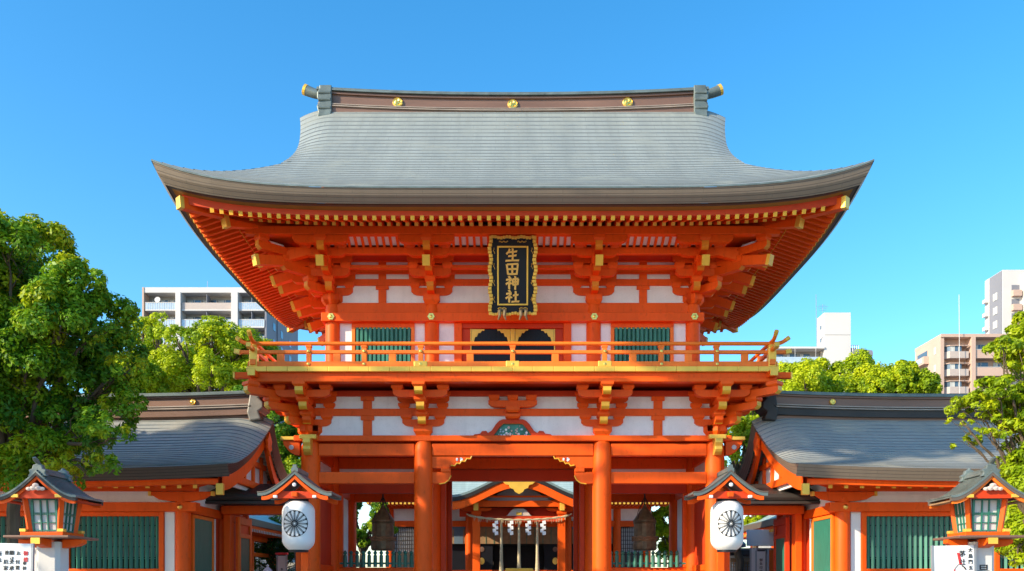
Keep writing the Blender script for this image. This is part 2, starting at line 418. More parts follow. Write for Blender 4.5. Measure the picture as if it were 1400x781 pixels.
def bracket(x, y, z, rot, cfg, arms='full', diag=1., tail=True, lab=None):
    "three stepped bracket set: base block, arms (front faces ochre), bearing blocks, tail rafter"
    so_, ah, bh, th, dw, dh, L, steps = cfg
    def mk_base():
        q = MB(); block(q, 0, 0, 0, dw, dh); return mesh_only(q, 'bracket_set', ['red'])
    root = inst(cached(('base', cfg), mk_base), 'bracket_set', gate, (x, y, z), (0, 0, rot))
    root.location = Vector((x, y, z)) - gate.location
    su = ah + bh
    for k in range(steps):
        zz = dh + k * su
        if arms == 'full':
            for oo in ([k] if k == 0 else [k, k - 1] if cfg[0] > .4 else [0] if k == 1 else [2, 0]):
                LL = L * (1.0 + .12 * (k - oo)) * (1.25 if cfg[0] < .4 and k == 2 and oo == 2 else 1)
                me = cached(('lat', cfg, LL), lambda: mesh_only(MB().prism(arm_prof(LL, ah), 'y', -th / 2, th / 2), 'bracket_arm', ['red']))
                inst(me, 'bracket_arm', root, (0, -oo * so_ * diag, zz))
                def mkb():
                    q = MB()
                    block(q, 0, 0, 0, th * 1.5, bh); return mesh_only(q, 'bearing_block', ['red'])
                mb_ = cached(('blk', cfg), mkb)
                for a in (-LL / 2 + th * .55, 0, LL / 2 - th * .55): inst(mb_, 'bearing_block', root, (a, -oo * so_ * diag, zz + ah))
        e = -((k + 1) * so_ + th * .55) * diag; i0 = .25
        pp = [(i0, 0), (i0, ah), (e, ah), (e, ah * .42), (e + .03, ah * .2), (e + .08, 0)]
        me = cached(('out', cfg, k, diag), lambda: mesh_only(MB().prism(pp, 'x', -th / 2 * 1.04, th / 2 * 1.04), 'bracket_arm', ['red', 'ochre' if cfg[0] > .4 else 'yellow']))
        # colour the front faces
        for p in me.polygons:
            c = p.center
            if c.y < e + .06 and abs(p.normal.y) > .35: p.material_index = 1
        inst(me, 'bracket_arm', root, (0, 0, zz))
        me = cached(('oblk', cfg), lambda: mesh_only((lambda q: (block(q, 0, 0, 0, th * 1.6, bh), q)[1])(MB()), 'bearing_block', ['red']))
        inst(me, 'bearing_block', root, (0, -(k + 1) * so_ * diag, zz + ah))
    if tail:
        z1 = dh + 2 * su
        p1 = (0, -(steps * so_ + .12) * diag, z1 - .27); p0 = (0, -.3, z1 + .10)
        me = cached(('tail', cfg, diag), lambda: mesh_only(MB().beam(p0, p1, .15, .21, 0, mend=1), 'tail_rafter', ['red', 'yellow']))
        for p in me.polygons:
            p.material_index = 1 if p.center.y < p1[1] + .01 else 0
        inst(me, 'tail_rafter', root)
        d_ = (Vector(p1) - Vector(p0)).normalized()
        me = cached(('tcap', cfg, diag), lambda: mesh_only(MB().beam(Vector(p1) - d_ * .07, Vector(p1) + d_ * .012, .165, .225), 'gilt_cap', ['yellow']))
        inst(me, 'gilt_cap', root)
    if cfg[0] > .4 and arms == 'full':
        me = cached(('top', cfg), lambda: mesh_only(MB().prism(arm_prof(1.22, .16), 'y', -th / 2, th / 2), 'bracket_arm', ['red'])); inst(me, 'bracket_arm', root, (0, -3 * so_, .955))
    if lab: root['label'] = lab
    return root
LOW = (.35, .155, .105, .17, .42, .22, .95, 3)
UPP = (.43, .175, .125, .15, .38, .22, .95, 3)
H = math.pi / 2
for x in (-2.03, 2.03): bracket(x, 0, 4.9, 0, LOW, tail=False)
for sx in (-1, 1):
    bracket(sx * 4.6, 0, 4.9, 0, LOW, tail=False)
    bracket(sx * 4.6, 0, 4.9, sx * H, LOW, tail=False)
    bracket(sx * 4.6, 0, 4.9, sx * H / 2, LOW, 'none', 1.414, tail=False)
    bracket(sx * 4.6, 2.3, 4.9, sx * H, LOW, tail=False)
    bracket(sx * 4.6, 4.6, 4.9, sx * H, LOW, tail=False)
    bracket(sx * 4.6, 4.6, 4.9, sx * 3 * H / 2, LOW, 'none', 1.414, tail=False)
UX = (-4.19, -1.88, 1.88, 4.19); UY0, UY1 = .45, 4.15
UZ = 8.02
for x in UX[1:3]: bracket(x, UY0, UZ, 0, UPP)
for sx in (-1, 1):
    bracket(sx * 4.19, UY0, UZ, 0, UPP)
    bracket(sx * 4.19, UY0, UZ, sx * H, UPP)
    bracket(sx * 4.19, UY0, UZ, sx * H / 2, UPP, 'none', 1.414)
    bracket(sx * 4.19, 2.3, UZ, sx * H, UPP)
    bracket(sx * 4.19, UY1, UZ, sx * H, UPP)
    bracket(sx * 4.19, UY1, UZ, sx * 3 * H / 2, UPP, 'none', 1.414)
    for y in (-.42, 1.37, 3.2):      # extra tail rafters of the side eave
        q = MB().beam((sx * 4.5, y, 8.98), (sx * 5.66, y, 8.66), .15, .21, 0, mend=1)
        o = q.build('tail_rafter', ['red', 'yellow'], gate)
        MB().beam((sx * 5.585, y, 8.695), (sx * 5.68, y, 8.668), .165, .225).build('gilt_cap', 'yellow', o)

# ---- frieze of the lower storey (white panels, struts, frog-leg strut)
def wallring(hx, y0, y1, z0, z1, t, name, m, bev=.01):
    "four lengths of one course butted at the corners"
    B(-hx - t, hx + t, y0 - t, y0 + t, z0, z1, name, m, gate, bev)
    B(-hx - t, hx + t, y1 - t, y1 + t, z0, z1, name, m, gate, bev)
    for sx in (-1, 1): B(sx * hx - t, sx * hx + t, y0 + t, y1 - t, z0, z1, name, m, gate, bev)
wallring(4.6, 0, 4.6, 4.9, 5.36, .03, 'white_panel', 'white', 0)
wallring(4.6, 0, 4.6, 5.36, 5.52, .08, 'wall_beam', 'red')
wallring(4.6, 0, 4.6, 5.52, 5.80, .03, 'white_panel', 'white', 0)
wallring(4.6, 0, 4.6, 5.80, 5.93, .09, 'wall_beam', 'red_dark')
for x in (-3.30, 3.30):
    for z0, z1 in ((4.9, 5.36), (5.52, 5.80)):
        q = MB().box(x - .1, x + .1, -.07, -.031, z0, z1 - .1); q.box(x - .15, x + .15, -.09, -.031, z1 - .1, z1 - .002)
        q.build('strut', 'red', gate, .006)
# frog-leg strut with painted carving
def mir(pts): return pts + [(-x, z) for x, z in reversed(pts)]
def fr(sc=1.): return [(x * sc, 4.902 + z) for x, z in ((.90, 0), (.86, .03), (.74, .03), (.70, .09), (.62, .10), (.58, .05), (.52, .08), (.44, .13), (.36, .24), (.30, .32), (.24, .35), (.14, .36))]
inner = [(.40, 0), (.36, .05), (.27, .17), (.20, .24)]
L_ = [(.90, 0), (.86, .03), (.74, .04), (.70, .10), (.60, .11), (.56, .06), (.48, .11), (.38, .26), (.30, .34), (.22, .37), (0, .37)]
out = [(x, 4.902 + z) for x, z in L_] 
inn = [(.0, 4.902 + .27), (.22, 4.902 + .27), (.32, 4.902 + .16), (.44, 4.902)]
q = MB()
q.prism(out + inn, 'y', -.12, -.031); q.prism([(-x, z) for x, z in out + inn], 'y', -.12, -.031)
fk = q.build('frog_leg_strut', 'red_dark', gate, .006)
q = MB().prism([(-.44, 4.903), (.44, 4.903), (.32, 5.06), (.22, 5.172), (-.22, 5.172), (-.32, 5.06)], 'y', -.05, -.0315)
pn = q.build('carved_panel', 'green', fk)
rd = random.Random(4); q = MB()
for i in range(46):
    x = rd.uniform(-.34, .34); zt = .25 - max(0, (abs(x) - .2)) * 1.1; z = 4.915 + rd.uniform(.0, max(.02, zt - .03))
    rr = rd.uniform(.012, .032)
    mi = rd.choice([0, 1, 2, 2]) if abs(x) > .16 else rd.choice([0, 3, 3])
    q.lathe([(0, -.02), (rr, -.012), (rr, .0), (0, .002)], n=7, m=mi, T=Matrix.Translation((x, -.055, z)) @ Matrix.Rotation(R(-90), 4, 'X'))
q.build('painted_carving', ['whitewood', 'rail_glass', 'greenboard', 'paleblock'], fk)
q = MB().tube([(-.45, -.1, 4.91), (-.33, -.1, 5.07), (-.22, -.1, 5.18), (.22, -.1, 5.18), (.33, -.1, 5.07), (.45, -.1, 4.91)], .012, 6)
q.build('gilt_edge', 'gilt', fk)
q = MB(); block(q, 0, -.09, 5.275, .34, .1); q.build('bearing_block', 'red', fk)
# middle bracket above it
q = MB(); block(q, 0, -.16, 5.40, .32, .13); q.prism([(x, z + 5.53) for x, z in arm_prof(1.1, .15, .22)], 'y', -.23, -.09)
for x in (-.42, 0, .42): block(q, x, -.16, 5.68, .24, .115)
q.build('centre_bracket', 'red', gate, .005)

# ---- balcony
E = 1.13
bx, b0, b1 = 4.6 + E, -E, 4.6 + E
bal = MB().box(-bx + .04, bx - .04, b0 + .04, b1 - .04, 6.12, 6.21).build('balcony', 'red', gate)
q = MB(); n = 26
for i in range(n):
    x0 = -bx + i * 2 * bx / n; w = 2 * bx / n - .006
    for y in (b0, b1 - .16): q.box(x0, x0 + w, y, y + .16, 6.115, 6.225)
n = 14
for i in range(n):
    y0 = b0 + .165 + i * (b1 - b0 - .33) / n; w = (b1 - b0 - .33) / n - .006
    for x in (-bx, bx - .16): q.box(x, x + .16, y0, y0 + w, 6.115, 6.225)
q.build('gilt_floor_edge', 'gilt', bal, .006)
def ring2(ins, w, z0, z1, name, m):
    xx, y0, y1 = bx - ins, b0 + ins, b1 - ins
    B(-xx, xx, y0, y0 + w, z0, z1, name, m, bal); B(-xx, xx, y1 - w, y1, z0, z1, name, m, bal)
    for sx in (-1, 1): B(*sorted((sx * xx, sx * (xx - w))), y0 + w + .001, y1 - w - .001, z0, z1, name, m, bal)
ring2(.09, .16, 5.985, 6.113, 'edge_beam', 'red')
ring2(.03, .20, 5.90, 5.982, 'edge_beam', 'red')
B(-bx + .3, bx - .3, b0 + .3, b1 - .3, 6.03, 6.10, 'soffit', 'red_dark', bal, 0)
for sx in (-1, 1):
    for y in (b0 + .12, b1 - .12):
        q = MB().box(*sorted((sx * (bx - .09), sx * (bx + .26))), y - .075, y + .075, 5.985, 6.11)
        o = q.build('corner_beam_end', 'red', bal, .008)
        MB().box(*sorted((sx * (bx + .262), sx * (bx + .30))), y - .08, y + .08, 5.98, 6.115).build('gilt_cap', 'gilt', o, .005)
    x = sx * (bx - .17)
    q = MB().box(x - .075, x + .075, b0 - .18, b0 + .08, 5.984, 6.112)
    o = q.build('corner_beam_end', 'red', bal, .008)
    MB().box(x - .08, x + .08, b0 - .22, b0 - .182, 5.979, 6.117).build('gilt_cap', 'gilt', o, .005)
rl = MB(); ry = b0 + .13; rx = bx - .13; ryb = b1 - .13
railing = empty('railing', (0, 0, 0), parent=gate)
railing.location = (0, 0, 0)
def rails(p0, p1, ext=.34):
    p0, p1 = Vector(p0), Vector(p1); d = (p1 - p0).normalized()
    q = MB()
    a0, a1 = p0 - d * .12, p1 + d * .12
    q.beam(a0 + Vector((0, 0, 6.29)), a1 + Vector((0, 0, 6.29)), .12, .12)
    q.build('bottom_rail', 'orange', railing, .01)
    q = MB(); a0, a1 = p0 - d * .3, p1 + d * .3
    q.beam(a0 + Vector((0, 0, 6.56)), a1 + Vector((0, 0, 6.56)), .08, .075)
    q.build('middle_rail', 'orange', railing, .01)
    for e, s_ in ((a0, -1), (a1, 1)):
        MB().beam(e + Vector((0, 0, 6.56)), e + d * s_ * .12 + Vector((0, 0, 6.585)), .1, .095).build('gilt_end', 'gilt', railing)
    q = MB(); n = 8
    pts = [p0 - d * (.1 + .22 * k / n) + Vector((0, 0, 6.745 + .085 * (k / n) ** 2)) for k in range(n, 0, -1)] + [p0 + Vector((0, 0, 6.745)), p1 + Vector((0, 0, 6.745))]
    pts += [p1 + d * (.1 + .22 * k / n) + Vector((0, 0, 6.745 + .085 * (k / n) ** 2)) for k in range(1, n + 1)]
    q.tube(pts, .042, 10); q.build('top_rail', 'orange', railing, 0, True)
    for e, f in ((pts[0], pts[1]), (pts[-1], pts[-2])):
        dd = (e - f).normalized(); MB().tube([e - dd * .02, e + dd * .08], .048, 10).build('gilt_end', 'gilt', railing)
cross = .035
rails((-rx, ry, 0), (rx, ry, 0)); rails((-rx, ryb, 0), (rx, ryb, 0))
for sx in (-1, 1): rails((sx * rx, ry, cross), (sx * rx, ryb, cross))
def post(x, y, big=False):
    q = MB().box(x - .052, x + .052, y - .045, y + .045, 6.352, 6.66); q.box(x - .065, x + .065, y - .055, y + .055, 6.66, 6.70)
    q.build('post', 'orange', railing, .006)
    q = MB().lathe([(.034, 0), (.03, .015), (0, .022)], n=10, T=Matrix.Translation((x, y - .055, 6.57)) @ Matrix.Rotation(R(90), 4, 'X'))
    q.lathe([(.034, 0), (.03, .015), (0, .022)], n=10, T=Matrix.Translation((x, y - .062, 6.29)) @ Matrix.Rotation(R(90), 4, 'X'))
    q.build('gilt_stud', 'gold', railing)
for x in (0, -1.99, 1.99, -3.21, 3.21, -4.41, 4.41): post(x, ry)
for x in (-5.02, -3.8, -2.6, -.92, .92, 2.6, 3.8, 5.02): B(x - .075, x + .075, ry - .035, ry + .035, 6.352, 6.52, 'short_strut', 'orange', railing, .006)
for x in (0, -1.99, 1.99): B(x - .15, x + .15, ry - .07, ry + .07, 6.227, 6.362, 'gilt_plate', 'gilt', railing, .02)
for sx in (-1, 1):
    for k in range(6):
        y = ry + .9 + k * 1.02; B(sx * rx - .045, sx * rx + .045, y - .05, y + .05, 6.39, 6.70, 'post', 'orange', railing, .006)
    q = MB().box(sx * rx - .085, sx * rx + .085, ry - .085, ry + .085, 6.23, 6.66); q.build('corner_post', 'gilt', railing, .015)
    q = MB().lathe([(.07, 6.66), (.085, 6.68), (.06, 6.72), (.03, 6.70)], (sx * rx, ry, 0), 14); q.build('gilt_cap', 'gilt', railing)

# ---- upper storey body
for y in (UY0, UY1):
    for x in UX:
        MB().lathe([(.17, 6.21), (.17, 7.9), (.15, UZ)], (x, y, 0), 26).build('upper_column', 'red', gate, 0, True)
for sx in (-1, 1): MB().lathe([(.17, 6.21), (.17, 7.9), (.15, UZ)], (sx * 4.19, 2.3, 0), 26).build('upper_column', 'red', gate, 0, True)
wallring(4.19, UY0, UY1, 7.60, 7.80, .225, 'head_beam', 'red')
wallring(4.19, UY0, UY1, 7.802, 8.06, .10, 'tie_beam', 'red')
wallring(4.19, UY0, UY1, 8.06, 8.47, .03, 'white_panel', 'white', 0)
wallring(4.19, UY0, UY1, 8.47, 8.62, .08, 'wall_beam', 'red')
wallring(4.19, UY0, UY1, 8.62, 8.74, .03, 'white_panel', 'white', 0)
wallring(4.19, UY0, UY1, 8.74, 8.91, .08, 'wall_beam', 'red')
wallring(4.19, UY0, UY1, 8.91, 9.02, .03, 'white_panel', 'white', 0)
wallring(4.19, UY0, UY1, 9.02, 9.75, .08, 'wall_beam', 'red')
for x in (-3.03, 3.03):
    for z0, z1 in ((8.06, 8.47), (8.62, 8.74), (8.91, 9.02)):
        q = MB().box(x - .09, x + .09, UY0 - .07, UY0 - .031, z0, z1)
        if z1 - z0 > .3: q.box(x - .15, x + .15, UY0 - .085, UY0 - .031, z1 - .09, z1 - .003)
        q.build('strut', 'red', gate, .005)
def hexstud(x, y, z, r=.085):
    q = MB(); T = Matrix.Translation((x, y, z)) @ Matrix.Rotation(R(90), 4, 'X')
    pts = [(r * (1 if k % 2 == 0 else .82) * math.cos(k * math.pi / 6), r * (1 if k % 2 == 0 else .82) * math.sin(k * math.pi / 6)) for k in range(12)]
    q.prism(pts, 'z', 0, .022, 0, T); q.lathe([(r * .45, .022), (r * .4, .045), (0, .055)], n=12, T=T)
    q.build('gilt_stud', 'gold', gate)
for x in UX: hexstud(x, UY0 - .226, 7.70)
# walls with windows and doors
ys = UY0
w0, w1 = 6.21, 7.6
for sx in (-1, 1):
    a, b = sx * 4.02, sx * 2.05
    lo, hi = min(a, b), max(a, b)
    win = (sx * 3.66, sx * 2.36); wl, wh = min(win), max(win)
    B(lo, wl - .08, ys - .03, ys + .03, w0, w1, 'white_panel', 'white', gate, 0)
    B(wh + .08, hi, ys - .03, ys + .03, w0, w1, 'white_panel', 'white', gate, 0)
    B(wl - .08, wl, ys - .07, ys + .05, w0, 7.5, 'window_frame', 'orange', gate, .006)
    B(wh, wh + .08, ys - .07, ys + .05, w0, 7.5, 'window_frame', 'orange', gate, .006)
    B(wl - .08, wh + .08, ys - .075, ys + .05, 7.5, w1 - .001, 'window_frame', 'red', gate, .006)
    wn = MB().box(wl, wh, ys + .03, ys + .05, 6.45, 7.5).build('window', 'dark', gate)
    q = MB(); n = 13
    for i in range(n):
        x = wl + .05 + i * (wh - wl - .1) / (n - 1); q.lathe([(.046, 6.45), (.046, 7.5)], (x, ys - .02, 0), 6)
    q.build('lattice', 'green', wn)
    MB().box(wl, wh, ys - .045, ys - .03, 7.475, 7.499).build('window_trim', 'gilt', wn)
    B(wl, wh, ys - .08, ys + .05, 6.21, 6.45, 'window_sill', 'orange', gate, .006)
    a, b = sx * 1.71, sx * 1.36
    B(min(a, b), max(a, b), ys - .03, ys + .03, w0, w1, 'white_panel', 'white', gate, 0)
    B(sx * 1.27 - .09, sx * 1.27 + .09, ys - .09, ys + .06, w0, w1 - .001, 'door_post', 'red', gate)
    B(*sorted((sx * 1.18, sx * .98)), ys - .02, ys + .06, w0, 7.48, 'wall_panel', 'red_dark', gate)
    d = MB().box(*sorted((sx * .055, sx * .96)), ys - .0, ys + .05, w0, 7.47).build('door', 'black', gate, .004)
    q = MB()
    for k in range(1, 8): xx = sx * (.055 + k * .113); q.box(xx - .006, xx + .006, ys - .012, ys - .001, w0, 7.46)
    q.build('door_batten', 'black', d)
    for cx, dr in ((.06, 1), (.955, -1)):
        c = [(0, 0), (.30, 0), (.29, .035), (.24, .03), (.2, .09), (.16, .08), (.12, .17), (.08, .18), (.05, .29), (0, .32)]
        MB().prism([(sx * (cx + dr * a), 7.465 - z) for a, z in c], 'y', ys - .03, ys - .013).build('gilt_fitting', 'gilt', d)
        MB().prism([(sx * (cx + dr * a * .7), 6.36 + z * .5) for a, z in c], 'y', ys - .03, ys - .013).build('gilt_fitting', 'gilt', d)
    B(*sorted((sx * .962, sx * .985)), ys - .04, ys + .04, w0, 7.47, 'gilt_jamb', 'gilt', gate, 0)
    # side walls of the upper storey
    xx = sx * 4.19
    for y0, y1 in ((UY0 + .17, 2.13), (2.47, UY1 - .17)):
        B(xx - .03, xx + .03, y0, y1, w0, w1, 'white_panel', 'white', gate, 0)
        B(xx - .06, xx + .06, y0, y1, 6.75, 6.9, 'wall_beam', 'red', gate)
B(-.05, .05, ys - .05, ys + .05, w0, 7.47, 'gilt_jamb', 'gilt', gate, .01)
B(-1.18, 1.18, ys - .06, ys + .06, 7.48, w1 - .001, 'door_head', 'red_dark', gate)
B(-4.0, 4.0, UY1 - .03, UY1 + .03, w0, w1, 'white_panel', 'white', gate, 0)

# ---- purlins, sloping ribs under the eave
def ringxy(hx, y0, y1, w, z0, z1, name, m, ext=0):
    B(-hx - ext, hx + ext, y0 - w / 2, y0 + w / 2, z0, z1, name, m, gate); B(-hx - ext, hx + ext, y1 - w / 2, y1 + w / 2, z0, z1, name, m, gate)
    for sx in (-1, 1): B(sx * hx - w / 2, sx * hx + w / 2, y0 + w / 2 + .001, y1 - w / 2 - .001, z0, z1, name, m, gate)
for k, (z0, z1) in ((1, (8.72, 8.80)), (2, (8.89, 9.04))):
    ringxy(4.19 + .43 * k, UY0 - .43 * k, UY1 + .43 * k, .12, z0, z1, 'tie_beam', 'red')
PU = 1.32
ringxy(4.19 + PU, UY0 - PU, UY1 + PU, .17, 9.14, 9.32, 'purlin', 'red', .3)
# ribs
yA, zA, yB, zB = UY0 - .92, 9.05, UY0 - PU + .07, 9.17
q = MB(); n = 62
for i in range(n):
    x = -4.7 + i * 9.4 / (n - 1)
    q.beam((x, yA, zA), (x, yB, zB), .055, .05)
q.build('eave_ribs', 'red', gate)
q = MB(); q.add([(-4.75, yA, zA + .03), (4.75, yA, zA + .03), (4.75, yB, zB + .03), (-4.75, yB, zB + .03)], [(0, 1, 2, 3)])
for sx in (-1, 1): q.add([(sx * 5.1, yA, zA + .03), (sx * 5.1, 5.0, zA + .03), (sx * 5.45, 5.0, zB + .03), (sx * 5.45, yA, zB + .03)], [(0, 1, 2, 3)])
q.build('cove_panel', 'white', gate, solid=.01)
# inner soffits between the wall and the cove
q = MB()
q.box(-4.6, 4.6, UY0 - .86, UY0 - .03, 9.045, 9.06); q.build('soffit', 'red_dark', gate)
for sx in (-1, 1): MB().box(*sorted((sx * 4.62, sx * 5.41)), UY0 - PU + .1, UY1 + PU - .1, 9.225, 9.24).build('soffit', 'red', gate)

# ---- roof
EX, EY = 7.19, -2.55; HY = GY - EY                   # eave corner, half depth 4.85
def rise(x): return (abs(x) / EX) ** 5.5
def zf(x, t): return 9.46 + .52 * t + .0756 * t * t + .54 * rise(x) * max(0, 1 - t / 3.2)
def xv(t):                                            # verge half width
    if t <= 2.03: return EX - t
    u = (t - 2.03) / 2.52
    return 5.16 - .42 * u + .59 * u * u
def drop(x, t):
    if t < 2.2: return 0
    d = (xv(t) - abs(x)) / .8
    return .22 * (1 - d) ** 2 * min(1, (t - 2.2) / 1.4) if d < 1 else 0
roof = empty('roof', parent=gate); roof.location = (0, 0, 0)
TT = 4.62; NR = 29; NCc = 60
def arc(ts, fn):
    out = [0]
    for a, b in zip(ts, ts[1:]): out.append(out[-1] + math.hypot(b - a, fn(b) - fn(a)))
    return out
ts = [TT * k / NR for k in range(NR + 1)]
rr_, uu = [], []
us = [math.sin(math.pi / 2 * (2 * j / NCc - 1) ) for j in range(NCc + 1)]
lastv = 0
for side in (0, 1):
    rows, uvr = [], []
    for k in range(NR):
        for tt, lift in ((ts[k], .016), (ts[k + 1], 0)):
            row, uvq = [], []
            for u in us:
                x = u * xv(tt); z = zf(x, tt) - drop(x, tt) + lift * (0 if k == 0 and tt == 0 else 1)
                y = EY + tt if side == 0 else 2 * GY - EY - tt
                row.append((x, y, z)); uvq.append((x + 20, (k + (1 if tt == ts[k + 1] else 0)) * .21 + .006))
            rows.append(row); uvr.append(uvq)
    rr_.append(rows); uu.append(uvr)
q = MB(); q.grid(rr_[0], 0, uu[0]); q.grid(rr_[1], 0, uu[1])
q.build('roof_slope', 'roof', roof)
q = MB()
for sx in (-1, 1):
    NS = 15; ss = [2.3 * k / NS for k in range(NS + 1)]
    rows, uvr = [], []
    for k in range(NS):
        for s_, lift in ((ss[k], .016), (ss[k + 1], 0)):
            row, uvq = [], []
            for j in range(41):
                u = j / 20 - 1; hw = HY - s_; y = GY + u * hw
                z = 9.46 + .52 * s_ + .0756 * s_ * s_ + .54 * ((EX - s_) / EX) ** 5.5 * abs(u) ** 3.5 * max(0, 1 - s_ / 3.2) + (0 if k == 0 and s_ == 0 else lift)
                row.append((sx * (EX - s_), y, z)); uvq.append((y + 20, (k + (1 if s_ == ss[k + 1] else 0)) * .21 + .006))
            rows.append(row); uvr.append(uvq)
    q.grid(rows, 0, uvr)
q.build('roof_slope', 'roof', roof)
# eave edge all round: profile inset/drop, follows the upturn
def eave_rows(prof):
    "prof: list of (inset, z at centre below eave, rise multiplier)"
    q = MB()
    n = 48
    for side in ('f', 'b'):
        rows, uv = [], []
        for i, (ins, dz, rm) in enumerate(prof):
            row, ur = [], []
            for j in range(n + 1):
                u = math.sin(math.pi / 2 * (2 * j / n - 1)); hx = EX - ins; x = u * hx
                z = 9.46 + dz + rm * abs(u) ** 5.5
                row.append((x, EY + ins if side == 'f' else 2 * GY - EY - ins, z)); ur.append((x + 20, -dz))
            rows.append(row); uv.append(ur)
        q.grid(rows, 0, uv)
    for sx in (-1, 1):
        rows, uv = [], []
        for i, (ins, dz, rm) in enumerate(prof):
            row, ur = [], []
            for j in range(n + 1):
                u = math.sin(math.pi / 2 * (2 * j / n - 1)); hy = HY - ins
                z = 9.46 + dz + rm * abs(u) ** 3.5
                row.append((sx * (EX - ins), GY + u * hy, z)); ur.append((u * hy + 20, -dz))
            rows.append(row); uv.append(ur)
        q.grid(rows, 0, uv)
    return q
eave_rows([(0, 0, .54), (.0, -.035, .54)]).build('eave_lip', 'copper', roof)
eave_rows([(.012, -.035, .54), (.08, -.15, .46), (.20, -.27, .385)]).build('eave_edge', 'edge', roof)
eave_rows([(.20, -.271, .384), (.30, -.29, .37)]).build('eave_board', 'edge_shaded', roof)  # edge copper in shade, painted by the darker copy
eave_rows([(.30, -.285, .37), (.45, -.305, .34)]).build('eave_board', 'underedge', roof)
eave_rows([(.45, -.295, .34), (.46, -.405, .262), (.6, -.40, .262)]).build('eave_fascia', 'red_dark', roof)
# decks above the rafters
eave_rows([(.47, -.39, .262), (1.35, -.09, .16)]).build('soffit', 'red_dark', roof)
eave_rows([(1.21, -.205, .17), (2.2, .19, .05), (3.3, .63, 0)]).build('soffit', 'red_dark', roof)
eave_rows([(1.21, -.21, .17), (1.21, -.12, .17)]).build('eave_fascia', 'red_dark', roof)
# verge faces, barge boards, gables
for sx in (-1, 1):
    for side in (0, 1):
        Y = lambda t: EY + t if side == 0 else 2 * GY - EY - t
        tv = [2.03 + (4.6 - 2.03) * k / 20 for k in range(21)]
        rows = [[], [], []]; uv = [[], [], []]
        for t in tv:
            x = xv(min(t, TT)); z = zf(x, t) - drop(x, min(t, TT))
            for r, (di, dz) in enumerate(((0, .0), (.06, -.16), (.16, -.30))):
                rows[r].append((sx * (x - di), Y(t), z + dz)); uv[r].append((t + 3, -dz))
        q = MB().grid(rows, 0, uv); q.build('verge_edge', 'edge', roof)
        q = MB(); rows = [[], [], [], []]
        for t in tv:
            x = xv(min(t, TT)) - .17; z = zf(x, t) - drop(x, min(t, TT))
            for r, (dx, dz) in enumerate(((0, -.26), (0, -.62), (.09, -.62), (.09, -.26))): rows[r].append((sx * (x - dx), Y(t), z + dz))
        rows.append(rows[0]); q.grid(rows).build('barge_board', 'red', roof)
    q = MB(); pts = [(EY + t, zf(4.5, t) - .1) for t in np.linspace(2.4, 4.85, 12)]
    pts += [(2 * GY - a, b) for a, b in reversed(pts)]
    q.prism(pts, 'x', sx * 4.5 - .03, sx * 4.5 + .03); q.build('gable_wall', 'white', roof)
    q = MB(); pp = [(GY, 13.0), (GY - .3, 12.85), (GY - .42, 12.6), (GY - .2, 12.5), (GY - .22, 12.3), (GY, 12.1), (GY + .22, 12.3), (GY + .2, 12.5), (GY + .42, 12.6), (GY + .3, 12.85)]
    q.prism(pp, 'x', sx * 5.12, sx * 5.18); q.build('gable_pendant', 'gilt', roof, .01)
    for z in (11.6, 12.3): B(sx * 4.55 - .04, sx * 4.55 + .04, GY - (13.2 - z), GY + (13.2 - z), z, z + .2, 'gable_beam', 'red', roof)
# ridge
def zr(x): return .14 * (abs(x) / 4.87) ** 2.2
def ridge_layer(hy, z0, z1, hx, name, m, mb=None):
    q = MB(); n = 24; rows = [[], [], [], []]
    for j in range(n + 1):
        x = -hx + 2 * hx * j / n
        for r, (y, z) in enumerate(((GY - hy, z0), (GY - hy, z1), (GY + hy, z1), (GY + hy, z0))): rows[r].append((x, y, z + zr(x)))
    rows.append(rows[0]); q.grid(rows)
    for j in (0, n): q.add([rows[r][j] for r in range(4)], [(0, 1, 2, 3)])
    return q.build(name, m, ridge)
ridge = MB().box(-4.87, 4.87, GY - .25, GY + .25, 13.0, 13.4).build('ridge', 'ridge', gate)
ridge_layer(.36, 13.10, 13.35, 4.87, 'ridge_course', 'ridge')
ridge_layer(.40, 13.352, 13.375, 4.87, 'ridge_moulding', 'strip')
ridge_layer(.35, 13.376, 13.40, 4.87, 'ridge_moulding', 'dark')
ridge_layer(.39, 13.402, 13.42, 4.87, 'ridge_moulding', 'strip')
ridge_layer(.30, 13.422, 13.68, 4.87, 'ridge_course', 'ridge')
ridge_layer(.35, 13.682, 13.73, 4.87, 'ridge_moulding', 'ridge')
ridge_layer(.40, 13.745, 13.79, 4.9, 'ridge_cap', 'copper')
ridge_layer(.33, 13.79, 13.85, 4.9, 'ridge_cap', 'copper')
def crest(x, y, z, r, parent, name='gilt_crest'):
    T = Matrix.Translation((x, y, z)) @ Matrix.Rotation(R(90), 4, 'X')
    q = MB().lathe([(r, 0), (r, .03), (r * .88, .045), (r * .84, .032), (0, .032)], n=28, T=T)
    for k in range(3):
        a0 = k * 2 * math.pi / 3 + .6
        pts = [T @ Vector((r * rr * math.cos(a0 + a), r * rr * math.sin(a0 + a), .035)) for rr, a in ((.33, 0), (.5, .5), (.62, 1.0), (.68, 1.5), (.68, 1.9))]
        q.tube(pts, [r * .2, r * .16, r * .11, r * .07, r * .03], 8)
    return q.build(name, 'gold', parent, 0, True)
for x in (-2.88, 0, 2.88): crest(x, GY - .30, 13.55 + zr(x), .125, ridge)
